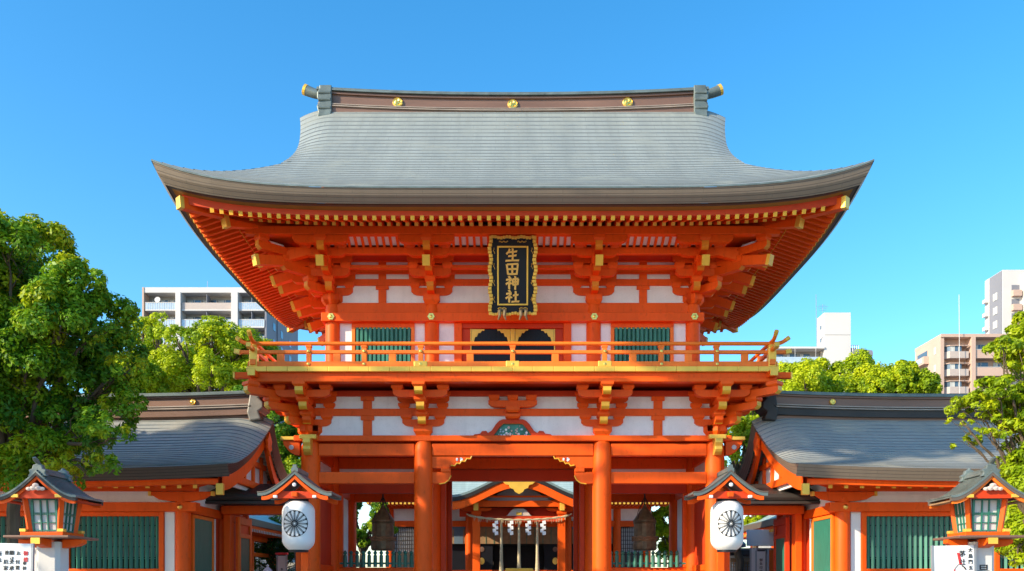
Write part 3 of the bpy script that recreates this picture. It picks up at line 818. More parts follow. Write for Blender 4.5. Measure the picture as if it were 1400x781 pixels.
def ridge_end(sx, X, yc, ztop, hy, hh, parent, m='copper', hornL=.6, hr=.12):
    prof = [(X - .0, ztop), (X + .30, ztop), (X + .30, ztop - .10 * hh), (X + .36, ztop - .2 * hh), (X + .36, ztop - .38 * hh), (X + .28, ztop - .46 * hh), (X + .37, ztop - .6 * hh), (X + .33, ztop - .8 * hh), (X + .38, ztop - hh), (X + .06, ztop - hh), (X + .0, ztop - .75 * hh)]
    q = MB().prism([(sx * a, b) for a, b in prof], 'y', yc - hy, yc + hy)
    for fz, rr in ((.22, .05), (.42, .06), (.66, .05), (.9, .055)): q.tube([(sx * (X + .02), yc - hy + .02, ztop - fz * hh), (sx * (X + .33), yc - hy - .0, ztop - fz * hh)], rr * hh, 8)
    o = q.build('ridge_end_board', m, parent, .03)
    pts = [(sx * (X + .1 + hornL * k / 6), yc, ztop - hr * .4 + .16 * (k / 6) ** 2) for k in range(7)]
    q = MB().tube(pts, [hr * (.85 + .25 * k / 6) for k in range(7)], 14, 0); h = q.build('ridge_horn', m, o, 0, True)
    e = Vector(pts[-1]); d = (e - Vector(pts[-2])).normalized()
    MB().tube([e - d * .05, e + d * .02], hr * 1.13, 14).build('gilt_end', 'gilt', h)
    return o
for sx in (-1, 1): ridge_end(sx, 4.52, GY, 13.98, .42, .86, ridge, hornL=.66)

# ---- rafters
def rafter_mesh(L, w, h):
    return cached(('raf', round(L, 2), w), lambda: mesh_only(MB().box(-w / 2, w / 2, 0, round(L, 2), -h, 0), 'rafter', ['red']))
def cap_mesh(w, h): return cached(('cap', w), lambda: mesh_only(MB().box(-w / 2 - .003, w / 2 + .003, -.012, -.0005, -h - .003, .003), 'gilt_cap', ['yellow']))
def add_rafters(name, ins, dz, rm, slope, L, w, h, lim, limit):
    items = []
    hx, hy = EX - ins, HY - ins
    n = int(lim[0] / .195)
    for i in range(-n, n + 1):
        x = (i + .5) * .195 if abs(i + .5) * .195 <= lim[0] else None
        if x is None: continue
        z = 9.46 + dz + rm * (abs(x) / hx) ** 5.5; av = hx - abs(x)
        items.append((0, (x, EY + ins, z), 0, min(L, av - .02)))
        items.append((5, (x, 2 * GY - EY - ins, z), math.pi, min(L, av - .02)))
    n = int(lim[1] / .195)
    for i in range(-n, n + 1):
        yy = (i + .5) * .195
        if abs(yy) > lim[1]: continue
        z = 9.46 + dz + rm * (abs(yy) / hy) ** 3.5; av = hy - abs(yy)
        for sx in (-1, 1): items.append((1 + (yy + 5) * .1, (sx * hx, GY + yy, z), sx * H, min(L, av - .02)))
    items.sort(key=lambda a: a[0])
    rest = MB(); rc = MB()
    for k, (_, loc, rz, LL) in enumerate(items):
        if LL < .08: continue
        if k < limit:
            o = inst(rafter_mesh(LL, w, h), name, gate, Vector(loc) - gate.location, (math.atan(slope), 0, rz))
            inst(cap_mesh(w, h), 'gilt_cap', o)
        else:
            T = Matrix.Translation(loc) @ Matrix.Rotation(rz, 4, 'Z') @ Matrix.Rotation(math.atan(slope), 4, 'X')
            rest.box(-w / 2, w / 2, 0, LL, -h, 0, 0, T); rest.box(-w / 2 - .004, w / 2 + .004, -.012, .0, -h - .004, .004, 1, T)
    tag(rest.build(name, ['red', 'yellow'], gate), kind='stuff')
add_rafters('flying_rafter', .47, -.395, .262, .34, .92, .075, .085, (6.4, 4.15), 100)
add_rafters('base_rafter', 1.20, -.215, .17, .40, 2.0, .075, .09, (5.85, 3.5), 100)
# hip rafters
for sx in (-1, 1):
    for fy in (-1, 1):
        yc = lambda y: GY + fy * (y)
        def pt(ins, z): return (sx * (EX - ins), GY + fy * (HY - ins), z)
        q = MB().beam(pt(1.9, 9.45), pt(.42, 9.30), .17, .23); o = q.build('hip_rafter', 'red', gate, .008)
        d = (Vector(pt(.42, 9.30)) - Vector(pt(1.9, 9.45))).normalized()
        e = Vector(pt(.42, 9.30)); MB().beam(e - d * .05, e + d * .05, .185, .24).build('gilt_cap', 'gilt', o, .01)
        q = MB().beam(pt(3.1, 9.85), pt(1.12, 9.20), .17, .22); o = q.build('hip_rafter', 'red', gate, .008)
        d = (Vector(pt(1.12, 9.20)) - Vector(pt(3.1, 9.85))).normalized()
        e = Vector(pt(1.12, 9.20)); MB().beam(e - d * .05, e + d * .06, .19, .24).build('gilt_cap', 'gilt', o, .01)

# ---- name plaque hanging under the eave
PW, PH = 1.06, 1.66
plaque = empty('name_plaque', P(701, 377.5, -.72), 'black and gold framed name plaque with four vertical characters under the eave', 'plaque')
plaque.rotation_euler = (R(13), 0, 0)
def pbuild(q, name, m, par=None, **k):
    o = q.build(name, m, None, **k); o.parent = par or plaque; return o
bd = pbuild(MB().box(-PW / 2 + .05, PW / 2 - .05, 0, .08, -PH / 2 + .05, PH / 2 - .05), 'board', 'black')
q = MB(); ny = 22
for sx in (-1, 1):
    for i in range(ny):
        z0 = -PH / 2 + i * PH / ny; wv = .018 * math.sin(i * 1.15) 
        q.box(*sorted((sx * (PW / 2 - .082 + wv), sx * (PW / 2 - .0 + wv))), -.055 + .012 * (i % 2), .06, z0 + .003, z0 + PH / ny - .003)
for sz in (-1, 1):
    for i in range(15):
        x0 = -PW / 2 + .06 + i * (PW - .12) / 15; wv = .014 * math.sin(i * 1.3 + 1)
        q.box(x0 + .002, x0 + (PW - .12) / 15 - .002, -.05 + .01 * (i % 2), .06, *sorted((sz * (PH / 2 - .065 + wv), sz * (PH / 2 - .0 + wv))))
pbuild(q, 'gilt_frame', 'gilt', bevel=.01)
q = MB(); iw, ih = .34, .62
for a0, a1, c0, c1 in ((-iw, -iw + .035, -ih, ih), (iw - .035, iw, -ih, ih), (-iw + .036, iw - .036, ih - .035, ih), (-iw + .036, iw - .036, -ih, -ih + .035)):
    q.box(a0, a1, -.03, -.001, c0, c1)
pbuild(q, 'gilt_moulding', 'gilt', bevel=.006)
q = MB()
for sx in (-1, 1):
    for z in (-.5, -.15, .2, .52):
        cx = sx * .415
        q.tube([(cx + .022 * math.cos(a) * (1 - a / 9), -.006, z + a * .02 - .06 + .02 * math.sin(a)) for a in np.linspace(0, 6.3, 14)], .0045, 5)
    for k in (0, 1):
        x = sx * .2; q.tube([(x - .1 + .02 * i, -.006, (.70 if k else .715) + .012 * math.sin(i * 1.5)) for i in range(11)], .004, 5)
pbuild(q, 'gilt_scrolls', 'gilt')
GLY = {
 'sei': [((32, 4), (24, 24), (8, 42)), ((27, 28), (60, 25), (84, 21)), ((22, 59), (55, 56), (80, 52)), ((2, 95), (50, 92), (98, 92)), ((53, 0), (54, 45), (52, 92))],
 'ta': [((10, 16), (15, 55), (19, 94)), ((12, 15), (50, 12), (92, 10)), ((90, 12), (87, 50), (82, 92)), ((19, 91), (83, 89)), ((50, 14), (50, 88)), ((18, 52), (86, 49))],
 'shin': [((24, 0), (34, 13)), ((6, 27), (44, 20)), ((42, 22), (26, 45), (4, 62)), ((27, 42), (27, 100)), ((34, 48), (44, 60)), ((53, 24), (56, 68)), ((53, 23), (93, 18)), ((93, 19), (89, 64)), ((56, 66), (89, 62)), ((56, 45), (89, 41)), ((72, 0), (73, 50), (71, 104))],
 'sha': [((24, 0), (34, 13)), ((6, 29), (44, 22)), ((42, 24), (26, 47), (2, 66)), ((27, 44), (27, 98)), ((34, 50), (45, 62)), ((56, 42), (94, 37)), ((75, 8), (75, 90)), ((45, 92), (72, 90), (100, 90))]}
for k, g_ in enumerate(('sei', 'ta', 'shin', 'sha')):
    q = MB(); z0 = .565 - k * .288; sz = .265
    for st in GLY[g_]: stroke(q, [(a, b) for a, b in st], 13., lambda v: ((v.x - 50) / 100 * .30 - .01, z0 - v.y / 100 * sz), -.022 - .0007 * random.Random(k).random() * 3, -.001)
    pbuild(q, 'gilt_character', 'gold_paint')
for sx in (-1, 1):
    q = MB(); x = sx * .235
    for s2 in (-1, 1):
        q.tube([(x + s2 * .02, -.06, -.70), (x + s2 * .06, -.09, -.74), (x + s2 * .05, -.1, -.84), (x + s2 * .085, -.08, -.93)], [.03, .045, .035, .015], 7)
        q.tube([(x, -.05, -.69), (x + s2 * .05, -.06, -.67), (x + s2 * .09, -.06, -.69), (x + s2 * .07, -.06, -.72)], .012, 6, 1)
    pbuild(q, 'carved_beast_foot', ['bronze', 'gilt'])

# ================================================= SIDE WINGS
def wing(sx, label):
    s = empty('shrine_wing', (sx * 9, 0, 0), label, 'shrine building')
    V, XO, YF = 5.45, 15.5, -3.2
    def b(x0, x1, y0, y1, z0, z1, name, m, bev=.01, par=None):
        return B(*sorted((sx * x0, sx * x1)), y0, y1, z0, z1, name, m, par or s, bev)
    def rs(x): d = max(0, 1 - (x - V) / 4.0); return .10 * d ** 2.5
    def zw(x, t):
        d = 1 - (x - V) / .85
        return 3.76 + .20 * t + .095 * t * t + rs(x) - (.26 * d * d * min(1, t / 2.2) if d > 0 else 0)
    edge = 'edge' if sx > 0 else 'edge_shaded'  # left edge takes the copy with shade in its colour
    roof = empty('roof', parent=s)
    xs = [V + (XO - V) * (j / 44) ** 1.8 for j in range(45)]
    q = MB(); NR = 23; TT = 3.25
    def vx(x, t):                                       # plan of the verge: swings out a little at both ends
        d = max(0, 1 - (x - V) / 2); return x + d * (.10 * math.sin(math.pi * t / 3.2))
    for side in (0, 1):
        rows, uv = [], []
        for k in range(NR):
            for kk, lift in ((k, .013), (k + 1, 0)):
                t = TT * kk / NR
                rows.append([(sx * vx(x, t), (YF + t) if side == 0 else -(YF + t), zw(x, t) + (lift if kk else 0)) for x in xs])
                uv.append([(x + .3, kk * .155 + .005) for x in xs])
        q.grid(rows, 0, uv)
    q.build('roof_slope', 'roof2', roof)
    for side in (0, 1):
        q = MB(); rows, uv = [], []
        for ins, dz in ((0, .0), (.02, -.04), (.12, -.23)):
            rows.append([(sx * (x + (ins if j == 0 else 0)), (YF + ins) * (1 if side == 0 else -1), zw(x, 0) + dz) for j, x in enumerate(xs)]); uv.append([(x, -dz) for x in xs])
        q.grid(rows, 0, uv)
        rows, uv = [], []
        tv = [3.2 * k / 24 for k in range(25)]
        for ins, dz in ((0, .0), (.02, -.04), (.12, -.23)):
            rows.append([(sx * (vx(V, t) + ins), (YF + (ins if k == 0 else 0) + t) * (1 if side == 0 else -1), zw(V, t) + dz) for k, t in enumerate(tv)]); uv.append([(t, -dz) for t in tv])
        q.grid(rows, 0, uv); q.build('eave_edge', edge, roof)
        # red fascia and rafters
        q = MB(); rows = []
        for ins, dz in ((.12, -.232), (.2, -.235), (.2, -.33), (.35, -.33)):
            rows.append([(sx * max(x, V + .25), (YF + ins) * (1 if side == 0 else -1), zw(max(x, V + .85), 0) + dz) for x in xs])
        q.grid(rows); q.build('eave_fascia', 'red', roof)
        q = MB(); rows = [[(sx * max(x, V + .25), (YF + ins) * (1 if side == 0 else -1), zw(V + 1, 0) + dz) for x in xs] for ins, dz in ((.2, -.26), (1.5, .12))]
        q.grid(rows).build('soffit', 'red_dark', roof)
        if side == 0:
            for i in range(31):
                x = V + .75 + i * .31
                if x > XO: break
                o = MB().beam((sx * x, YF + .34, 3.47), (sx * x, YF + 1.25, 3.66), .07, .09).build('rafter', 'red', s)
                MB().beam((sx * x, YF + .325, 3.467), (sx * x, YF + .345, 3.47), .078, .098).build('gilt_cap', 'gilt', o)
        # barge board following the verge
        q = MB(); rows = [[], [], [], []]
        for t in tv:
            z = zw(V, t)
            for r, (dx, dz) in enumerate(((.16, -.20), (.16, -.50), (.24, -.50), (.24, -.20))): rows[r].append((sx * (vx(V, t) + dx), (YF + .15 + t * .953) * (1 if side == 0 else -1), z + dz))
        rows.append(rows[0]); q.grid(rows).build('barge_board', 'red', roof)
        if side == 0:
            MB().box(*sorted((sx * (V + .13), sx * (V + .27))), YF + .10, YF + .2, 3.27, 3.49).build('gilt_cap', 'gilt', roof, .01)
    # ridge
    q = MB(); zt = lambda x: .10 * max(0, 1 - (x - V) / 4.0) ** 2
    rd = MB().box(*sorted((sx * (V + .5), sx * XO)), -.2, .2, 5.2, 5.34).build('ridge', 'ridge', s)
    dk = sx > 0
    for hy, z0, z1, m in ((.27, 5.28, 5.44, 'ridge'), (.31, 5.441, 5.465, 'strip'), (.27, 5.466, 5.49, 'dark'), (.30, 5.491, 5.515, 'strip'), (.22, 5.516, 5.70, 'ridge'), (.27, 5.702, 5.74, 'ridge'), (.31, 5.742, 5.78, 'copper'), (.22, 5.78, 5.83, 'copper')):
        if dk and m == 'ridge': m = 'dark' if z1 < 5.6 else 'ridge'  # right ridge darker than the left: its shade is put into the colour
        q = MB(); rows = [[], [], [], []]
        for j in range(25):
            x = V + .42 + (XO - V - .42) * (j / 24) ** 1.5
            for r, (y, z) in enumerate(((-hy, z0), (-hy, z1), (hy, z1), (hy, z0))): rows[r].append((sx * x, y, z + zt(x)))
        rows.append(rows[0]); q.grid(rows); q.add([rows[r][0] for r in range(4)], [(0, 1, 2, 3)])
        q.build('ridge_course', m, rd)
    xe = V + .42
    q = MB().prism([(sx * a, z) for a, z in ((xe + .02, 5.90), (xe - .24, 5.90), (xe - .24, 5.78), (xe - .17, 5.72), (xe - .27, 5.62), (xe - .27, 5.5), (xe - .16, 5.42), (xe - .22, 5.25), (xe + .04, 5.2), (xe + .1, 5.4))], 'y', -.31, .31)
    q.build('ridge_end_board', 'weathered' if sx < 0 else 'dark', rd, .03)  # lit tan end on the left, shaded dark end on the right, by colour
    crest(sx * 7.2, -.22, 5.61 + zt(7.2), .07, rd)
    # body
    YW, XW = -2.0, 6.76
    W2 = 2.0
    def colm(x, y):
        MB().lathe([(.16, 0), (.15, 3.2), (.13, 3.32)], (sx * x, y, 0), 20).build('column', 'red', s, 0, True)
    for x in (XW, 9.5, 12.3, 15): colm(x, YW)
    colm(XW, .3); colm(XW, W2)
    b(XW - .32, XO, YW - .17, YW + .1, 3.02, 3.21, 'head_beam', 'red')
    b(XW - .1, XW + .17, YW + .101, W2, 3.02, 3.21, 'head_beam', 'red')
    b(XW, XO, YW - .03, YW + .03, 3.21, 3.70, 'white_panel', 'white', 0)
    b(XW - .03, XW + .03, YW + .031, W2, 3.21, 3.75, 'white_panel', 'white', 0)
    # boat shaped arm on the corner column
    q = MB().prism([(sx * a, z) for a, z in ((XW - .62, 3.43), (XW - .62, 3.37), (XW - .45, 3.27), (XW - .2, 3.23), (XW + .2, 3.23), (XW + .45, 3.27), (XW + .62, 3.37), (XW + .62, 3.43))], 'y', YW - .12, YW - .035)
    o = q.build('boat_arm', 'red', s, .008)
    for a in (-.64, .64): MB().box(*sorted((sx * (XW + a - .03), sx * (XW + a + .03))), YW - .125, YW - .03, 3.345, 3.435).build('gilt_cap', 'gilt', o)
    hq = lambda x, y: MB().lathe([(.055, 0), (.05, .02), (.02, .04), (0, .045)], n=12, T=Matrix.Translation((sx * x, y, 3.115)) @ Matrix.Rotation(R(90), 4, 'X')).build('gilt_stud', 'gold', s)
    hq(XW, YW - .171); hq(9.5, YW - .171)
    b(XW - .3, XO, YW - .09, YW + .09, 3.44, 3.60, 'eave_beam', 'red')
    for x0, x1 in ((6.9, 9.4), (9.62, 12.2), (12.42, 14.9)):
        b(x0 + .02, x0 + .22, YW - .04, YW + .02, 1.2, 3.02, 'white_panel', 'whitewood', 0)
        b(x1 - .22, x1 - .02, YW - .04, YW + .02, 1.2, 3.02, 'white_panel', 'whitewood', 0)
        a, c = x0 + .23, x1 - .23
        b(a, a + .1, YW - .08, YW + .06, 1.75, 3.02, 'window_frame', 'red'); b(c - .1, c, YW - .08, YW + .06, 1.75, 3.02, 'window_frame', 'red')
        b(a + .101, c - .101, YW - .08, YW + .06, 2.93, 3.019, 'window_frame', 'red'); b(a + .101, c - .101, YW - .08, YW + .06, 1.75, 1.86, 'window_frame', 'red')
        w = MB().box(*sorted((sx * (a + .1), sx * (c - .1))), YW + .10, YW + .12, 1.8, 2.95).build('window', 'shoji', s)
        q = MB()
        for i in range(7): xx = a + .2 + i * (c - a - .4) / 6; q.box(*sorted((sx * xx, sx * (xx + .03))), YW + .085, YW + .099, 1.86, 2.93)
        for i in range(4): q.box(*sorted((sx * (a + .1), sx * (c - .1))), YW + .07, YW + .084, 2.08 + i * .22, 2.1 + i * .22)
        q.box(*sorted((sx * (a + .1), sx * (c - .1))), YW + .066, YW + .0835, 1.86, 2.06)
        q.build('glazing_bars', 'dark', w)
        q = MB(); n = 17
        for i in range(n):
            xx = sx * (a + .15 + i * (c - a - .3) / (n - 1)); T = Matrix.Translation((xx, YW, 0)) @ Matrix.Rotation(R(45), 4, 'Z')
            q.box(-.03, .03, -.03, .03, 1.86, 2.93, 0, T)
        q.build('lattice', 'green', w)
    b(XW + .1, XO, YW - .1, YW + .1, .2, .35, 'sill_beam', 'red'); b(XW + .1, XO, YW - .1, YW + .1, 1.1, 1.22, 'wall_beam', 'red')
    b(XW + .1, XO, YW - .02, YW + .02, .35, 1.75, 'low_wall', 'red_dark', 0)
    # gable side wall with green board
    b(XW - .03, XW + .03, YW + .16, .14, 0, 3.02, 'side_wall', 'red_dark', 0)
    g_ = b(XW - .06, XW - .031, YW + .45, -.45, 1.35, 2.93, 'side_panel', 'greenboard', 0)
    for y0, y1, z0, z1 in ((YW + .36, YW + .449, 1.2, 3.0), (-.449, -.36, 1.2, 3.0), (YW + .45, -.45, 2.931, 3.0), (YW + .45, -.45, 1.2, 1.349)):
        b(XW - .08, XW - .031, y0, y1, z0, z1, 'panel_frame', 'orange', .004)
    b(XW - .07, XW - .031, -.28, -.22, .3, 3.0, 'white_strip', 'whitewood', 0)
    b(XW - .03, XW + .03, .45, W2 - .15, 0, 3.02, 'side_wall', 'red_dark', 0)
    b(XW, XO, W2 - .03, W2 + .03, 0, 3.75, 'back_wall', 'white', 0)
    # gable triangle: plaster and struts
    q = MB(); pts = [(YF + .9 + t * .72, 3.6 + .03 * 0 + (zw(V + 1, t + .5) - 3.86)) for t in np.linspace(0, 3.2, 8)]
    tri = [(-2.3, 3.62), (-1.5, 3.95), (-.7, 4.5), (0, 5.1), (.7, 4.5), (1.5, 3.95), (2.3, 3.62)]
    q.prism(tri, 'x', sx * 5.98 - .03, sx * 5.98 + .03); q.build('gable_wall', 'white', s)
    b(5.86, 5.949, -2.3, 2.3, 3.70, 3.86, 'gable_beam', 'red'); b(5.86, 5.949, -.9, .9, 4.22, 4.34, 'gable_beam', 'red')
    for y in (-1.3, -.65, 0, .65, 1.3): b(5.88, 5.948, y - .05, y + .05, 3.861, 5.0 - abs(y) * .75, 'gable_strut', 'red')
    for y in (-2.0, 0, 2.0): b(V + .3, 6.5, y - .08, y + .08, 3.62 if y else 5.0, 3.78 if y else 5.15, 'purlin_end', 'red')
    # pendant
    q = MB(); pp = [(0, 5.1), (.1, 5.0), (.2, 4.9), (.14, 4.8), (.19, 4.72), (.08, 4.66), (0, 4.55)]
    q.prism([(y, z - .1) for y, z in pp] + [(-y, z - .1) for y, z in reversed(pp[1:-1])], 'x', sx * (V + .08), sx * (V + .14)); q.build('gable_pendant', 'red', roof, .01)
    # passage between the wing and the gate: dark low roof over a red beam, open door leaf
    q = MB().prism([(-.75, 3.36), (-.80, 3.44), (-.78, 3.52), (-.3, 3.66), (.35, 3.86), (1.0, 3.6), (1.5, 3.44), (1.5, 3.38)], 'x', sx * 4.80, sx * 6.95)
    pr_ = q.build('passage_roof', 'dark', s, .02)
    for k in range(4): MB().box(*sorted((sx * 4.80, sx * 6.93)), -.80 + k * .17, -.69 + k * .17, 3.30 + k * .012, 3.355).build('passage_batten', 'dark', pr_)
    b(4.82, XW - .15, -.30 + .2, .35, 3.13, 3.32, 'passage_beam', 'red')
    b(6.45, 6.60, .02, .30, 0, 3.13, 'door_post', 'red')
    b(4.83, 4.95, .02, .30, 0, 3.13, 'door_post', 'red')
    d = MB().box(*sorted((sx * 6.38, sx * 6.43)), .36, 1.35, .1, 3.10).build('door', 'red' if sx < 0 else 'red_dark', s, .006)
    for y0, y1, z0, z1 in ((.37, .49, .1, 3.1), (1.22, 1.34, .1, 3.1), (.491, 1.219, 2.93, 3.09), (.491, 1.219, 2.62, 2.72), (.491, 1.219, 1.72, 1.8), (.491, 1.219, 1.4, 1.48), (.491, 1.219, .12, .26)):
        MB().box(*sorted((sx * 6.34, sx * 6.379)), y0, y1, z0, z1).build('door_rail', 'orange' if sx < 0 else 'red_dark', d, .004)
    MB().box(*sorted((sx * 6.365, sx * 6.379)), .49, 1.22, 1.8, 2.62).build('door_panel', 'greenboard', d)
    return s
wing(-1, 'low red and white shrine wing with grey copper roof left of the gate, half shaded')
wing(1, 'low red and white shrine wing with blue grey copper roof right of the gate')

# ================================================= WOODEN LANTERNS ON STONE POSTS
def curved_roof(w, rise_, n=10, up=.05):
    pts = []
    for i in range(-n, n + 1):
        u = i / n; pts.append((w * u, rise_ * (1 - abs(u)) ** 1.45 + up * max(0, abs(u) - .6) ** 2 * 4))
    return pts
def roof_shell(q, pts, y0, y1, z, t, m=0, eps=0):
    top = [(x, z + h) for x, h in pts]; bot = [(x, z + h - t) for x, h in reversed(pts)]
    q.prism(top + bot, 'y', y0, y1, m)
def standlantern(x, label, sgn):
    t = empty('wooden_lantern', (0, 0, 0), label, 'shrine lantern')
    # pale post, square with chamfers
    c = .135
    q = MB().prism([(-c, -c + .04), (-c + .04, -c), (c - .04, -c), (c, -c + .04), (c, c - .04), (c - .04, c), (-c + .04, c), (-c, c - .04)], 'z', -.749, 2.13)
    q.build('post', 'post', t, .006)
    q = MB()
    for a in (0, 1):
        pr_ = [(-.36, 2.17), (-.36, 2.11), (-.30, 2.065), (-.14, 2.03), (-.137, 2.03), (-.137, 2.17)]
        for s2 in (-1, 1):
            if a == 0: q.prism([(s2 * p[0], p[1]) for p in pr_], 'y', -.06, .06)
            else: q.prism([(s2 * p[0], p[1]) for p in pr_], 'x', -.06, .06)
    q.build('bracket_arm', 'red', t, .008)
    q = MB()
    for s2 in (-1, 1): q.box(-.05, .05, *sorted((s2 * .36, s2 * .37)), 2.08, 2.175)
    q.build('gilt_cap', 'gilt', t)
    B(-.36, .36, -.36, .36, 2.175, 2.215, 'platform', 'ridge', t, .008)
    B(-.24, .24, -.24, .24, 2.216, 2.275, 'base_frame', 'red', t, .008)
    for a in (-1, 1):
        for b_ in (-1, 1):
            q = MB().beam((a * .165, b_ * .165, 2.275), (a * .205, b_ * .205, 2.80), .05, .05); q.build('corner_post', 'red', t, .005)
            MB().box(a * .21 - .035, a * .21 + .035, b_ * .21 - .035, b_ * .21 + .035, 2.276, 2.325).build('gilt_shoe', 'gilt', t, .004)
    q = MB().add([(a * (.15 + .035 * (z > 2.5)), b_ * (.15 + .035 * (z > 2.5)), z) for z in (2.28, 2.80) for a, b_ in ((-1, -1), (1, -1), (1, 1), (-1, 1))], [(0, 1, 5, 4), (1, 2, 6, 5), (2, 3, 7, 6), (3, 0, 4, 7)])
    pn = q.build('paper_pane', 'shoji', t)
    for k in range(4):
        T = Matrix.Rotation(k * H, 4, 'Z') @ Matrix.Translation((0, -.175, 2.54)) @ Matrix.Rotation(R(4), 4, 'X')
        q = MB()
        for x0 in (-.145, -.045, .03, .125): q.box(x0, x0 + (.025 if abs(x0) > .1 else .014), -.012, .006, -.255, .25, 0, T)
        for z0 in (-.25, -.12, .01, .03, .235): q.box(-.12, .125, -.010, .004, z0, z0 + (.022 if abs(z0) > .2 else .013), 0, T)
        q.build('lattice', 'greenboard', t)
    B(-.235, .235, -.235, .235, 2.80, 2.86, 'head_frame', 'red', t, .006)
    pts = curved_roof(.44, .42)
    y0, y1 = -.36, .30
    q = MB(); roof_shell(q, pts, y0, y1, 2.80, .03); o = q.build('roof', 'copper', t)
    q = MB()
    for i in range(len(pts) - 1):
        (xa, za), (xb, zb) = pts[i], pts[i + 1]
        for f in (0, .5):
            xx, zz = xa + (xb - xa) * f, za + (zb - za) * f; q.tube([(xx, y0 + .01, 2.803 + zz), (xx, y1 - .01, 2.803 + zz)], .009, 5)
    q.build('roof_course', 'copper', o)
    for yy in (y0 + .003, y1 - .053):
        q = MB(); roof_shell(q, [(x * .995, h) for x, h in pts], yy, yy + .05, 2.768, .05); q.build('verge_edge', 'edge_shaded' if sgn < 0 else 'edge', o)  # left lantern's shade put into its edge colour
        q = MB(); roof_shell(q, [(x * .95, h * .98) for x, h in pts], yy + .02, yy + .05, 2.735, .06); q.build('barge_board', 'orange' if sgn > 0 else 'red', o)  # sunlit orange on the right, darker red for shade on the left
    for xx in (-.24, .24): MB().box(xx - .035, xx + .04, y0 + .005, y0 + .03, 2.80, 2.85).build('gilt_cap', 'gilt', o)
    q = MB()
    for a in range(3):
        an = R(90 + 120 * a); q.lathe([(0, 0), (.035, .004), (.035, .02), (0, .03)], n=12, T=Matrix.Translation((.035 * math.cos(an), y0 + .01, 2.955 + .03 * math.sin(an))) @ Matrix.Rotation(R(90), 4, 'X'))
    for s2 in (-1, 1): q.lathe([(0, 0), (.028, .004), (.028, .02), (0, .03)], n=12, T=Matrix.Translation((s2 * .075, y0 + .01, 2.93)) @ Matrix.Rotation(R(90), 4, 'X'))
    q.build('carved_pendant', 'paleblock', o)
    B(-.24, .24, y0 + .04, y0 + .07, 2.79, 2.92, 'gable_board', 'red_dark', t, 0); B(-.24, .24, y1 - .1, y1 - .07, 2.79, 2.92, 'gable_board', 'red_dark', t, 0)
    q = MB()
    for i in range(26):
        yy = y0 + .06 + i * (y1 - y0 - .12) / 25
        for s2 in (-1, 1): q.box(s2 * .39 - .05, s2 * .39 + .05, yy - .007, yy + .007, 2.742, 2.765)
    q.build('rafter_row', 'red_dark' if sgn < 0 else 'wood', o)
    q = MB(); q.prism([(-.07, 3.17), (.07, 3.17), (.055, 3.23), (.03, 3.24), (.03, 3.27), (-.03, 3.27), (-.03, 3.24), (-.055, 3.23)], 'y', y0 + .09, y1 - .09)
    rdg = q.build('ridge', 'copper', t, .006)
    for yy in (y0 + .03, y1 - .10):
        q = MB().prism([(-.11, 3.13), (-.085, 3.18), (-.10, 3.23), (-.06, 3.25), (-.05, 3.31), (-.02, 3.32), (0, 3.36), (.02, 3.32), (.05, 3.31), (.06, 3.25), (.10, 3.23), (.085, 3.18), (.11, 3.13)], 'y', yy, yy + .07)
        q.build('ridge_ornament', 'copper', rdg, .01)
    MB().tube([(0, y0 + .06, 3.33), (0, y0 - .0, 3.38), (0, y0 - .03, 3.41)], [.025, .028, .02], 8).build('ridge_horn', 'copper', rdg, 0, True)
    FX = Matrix.Translation((0, 0, .533)) @ Matrix.Diagonal((1, 1, .711, 1))
    for c_ in t.children_recursive: c_.data.transform(FX)
    t.location = (x, -10, 0)
    return t
standlantern(-5.24, 'wooden lantern with curved copper roof on a pale post beside the shaded left wing', -1)
Lr = standlantern(5.30, 'sunlit wooden lantern with green copper roof on a pale post beside the right wing', 1)
Lr.rotation_euler.z = R(-4)
text_mesh('晶', .15, 'carved_character', 'ink', Lr, (.0, -.1375, 1.665))
text_mesh('園', .15, 'carved_character', 'ink', Lr, (.0, -.1375, 1.48))

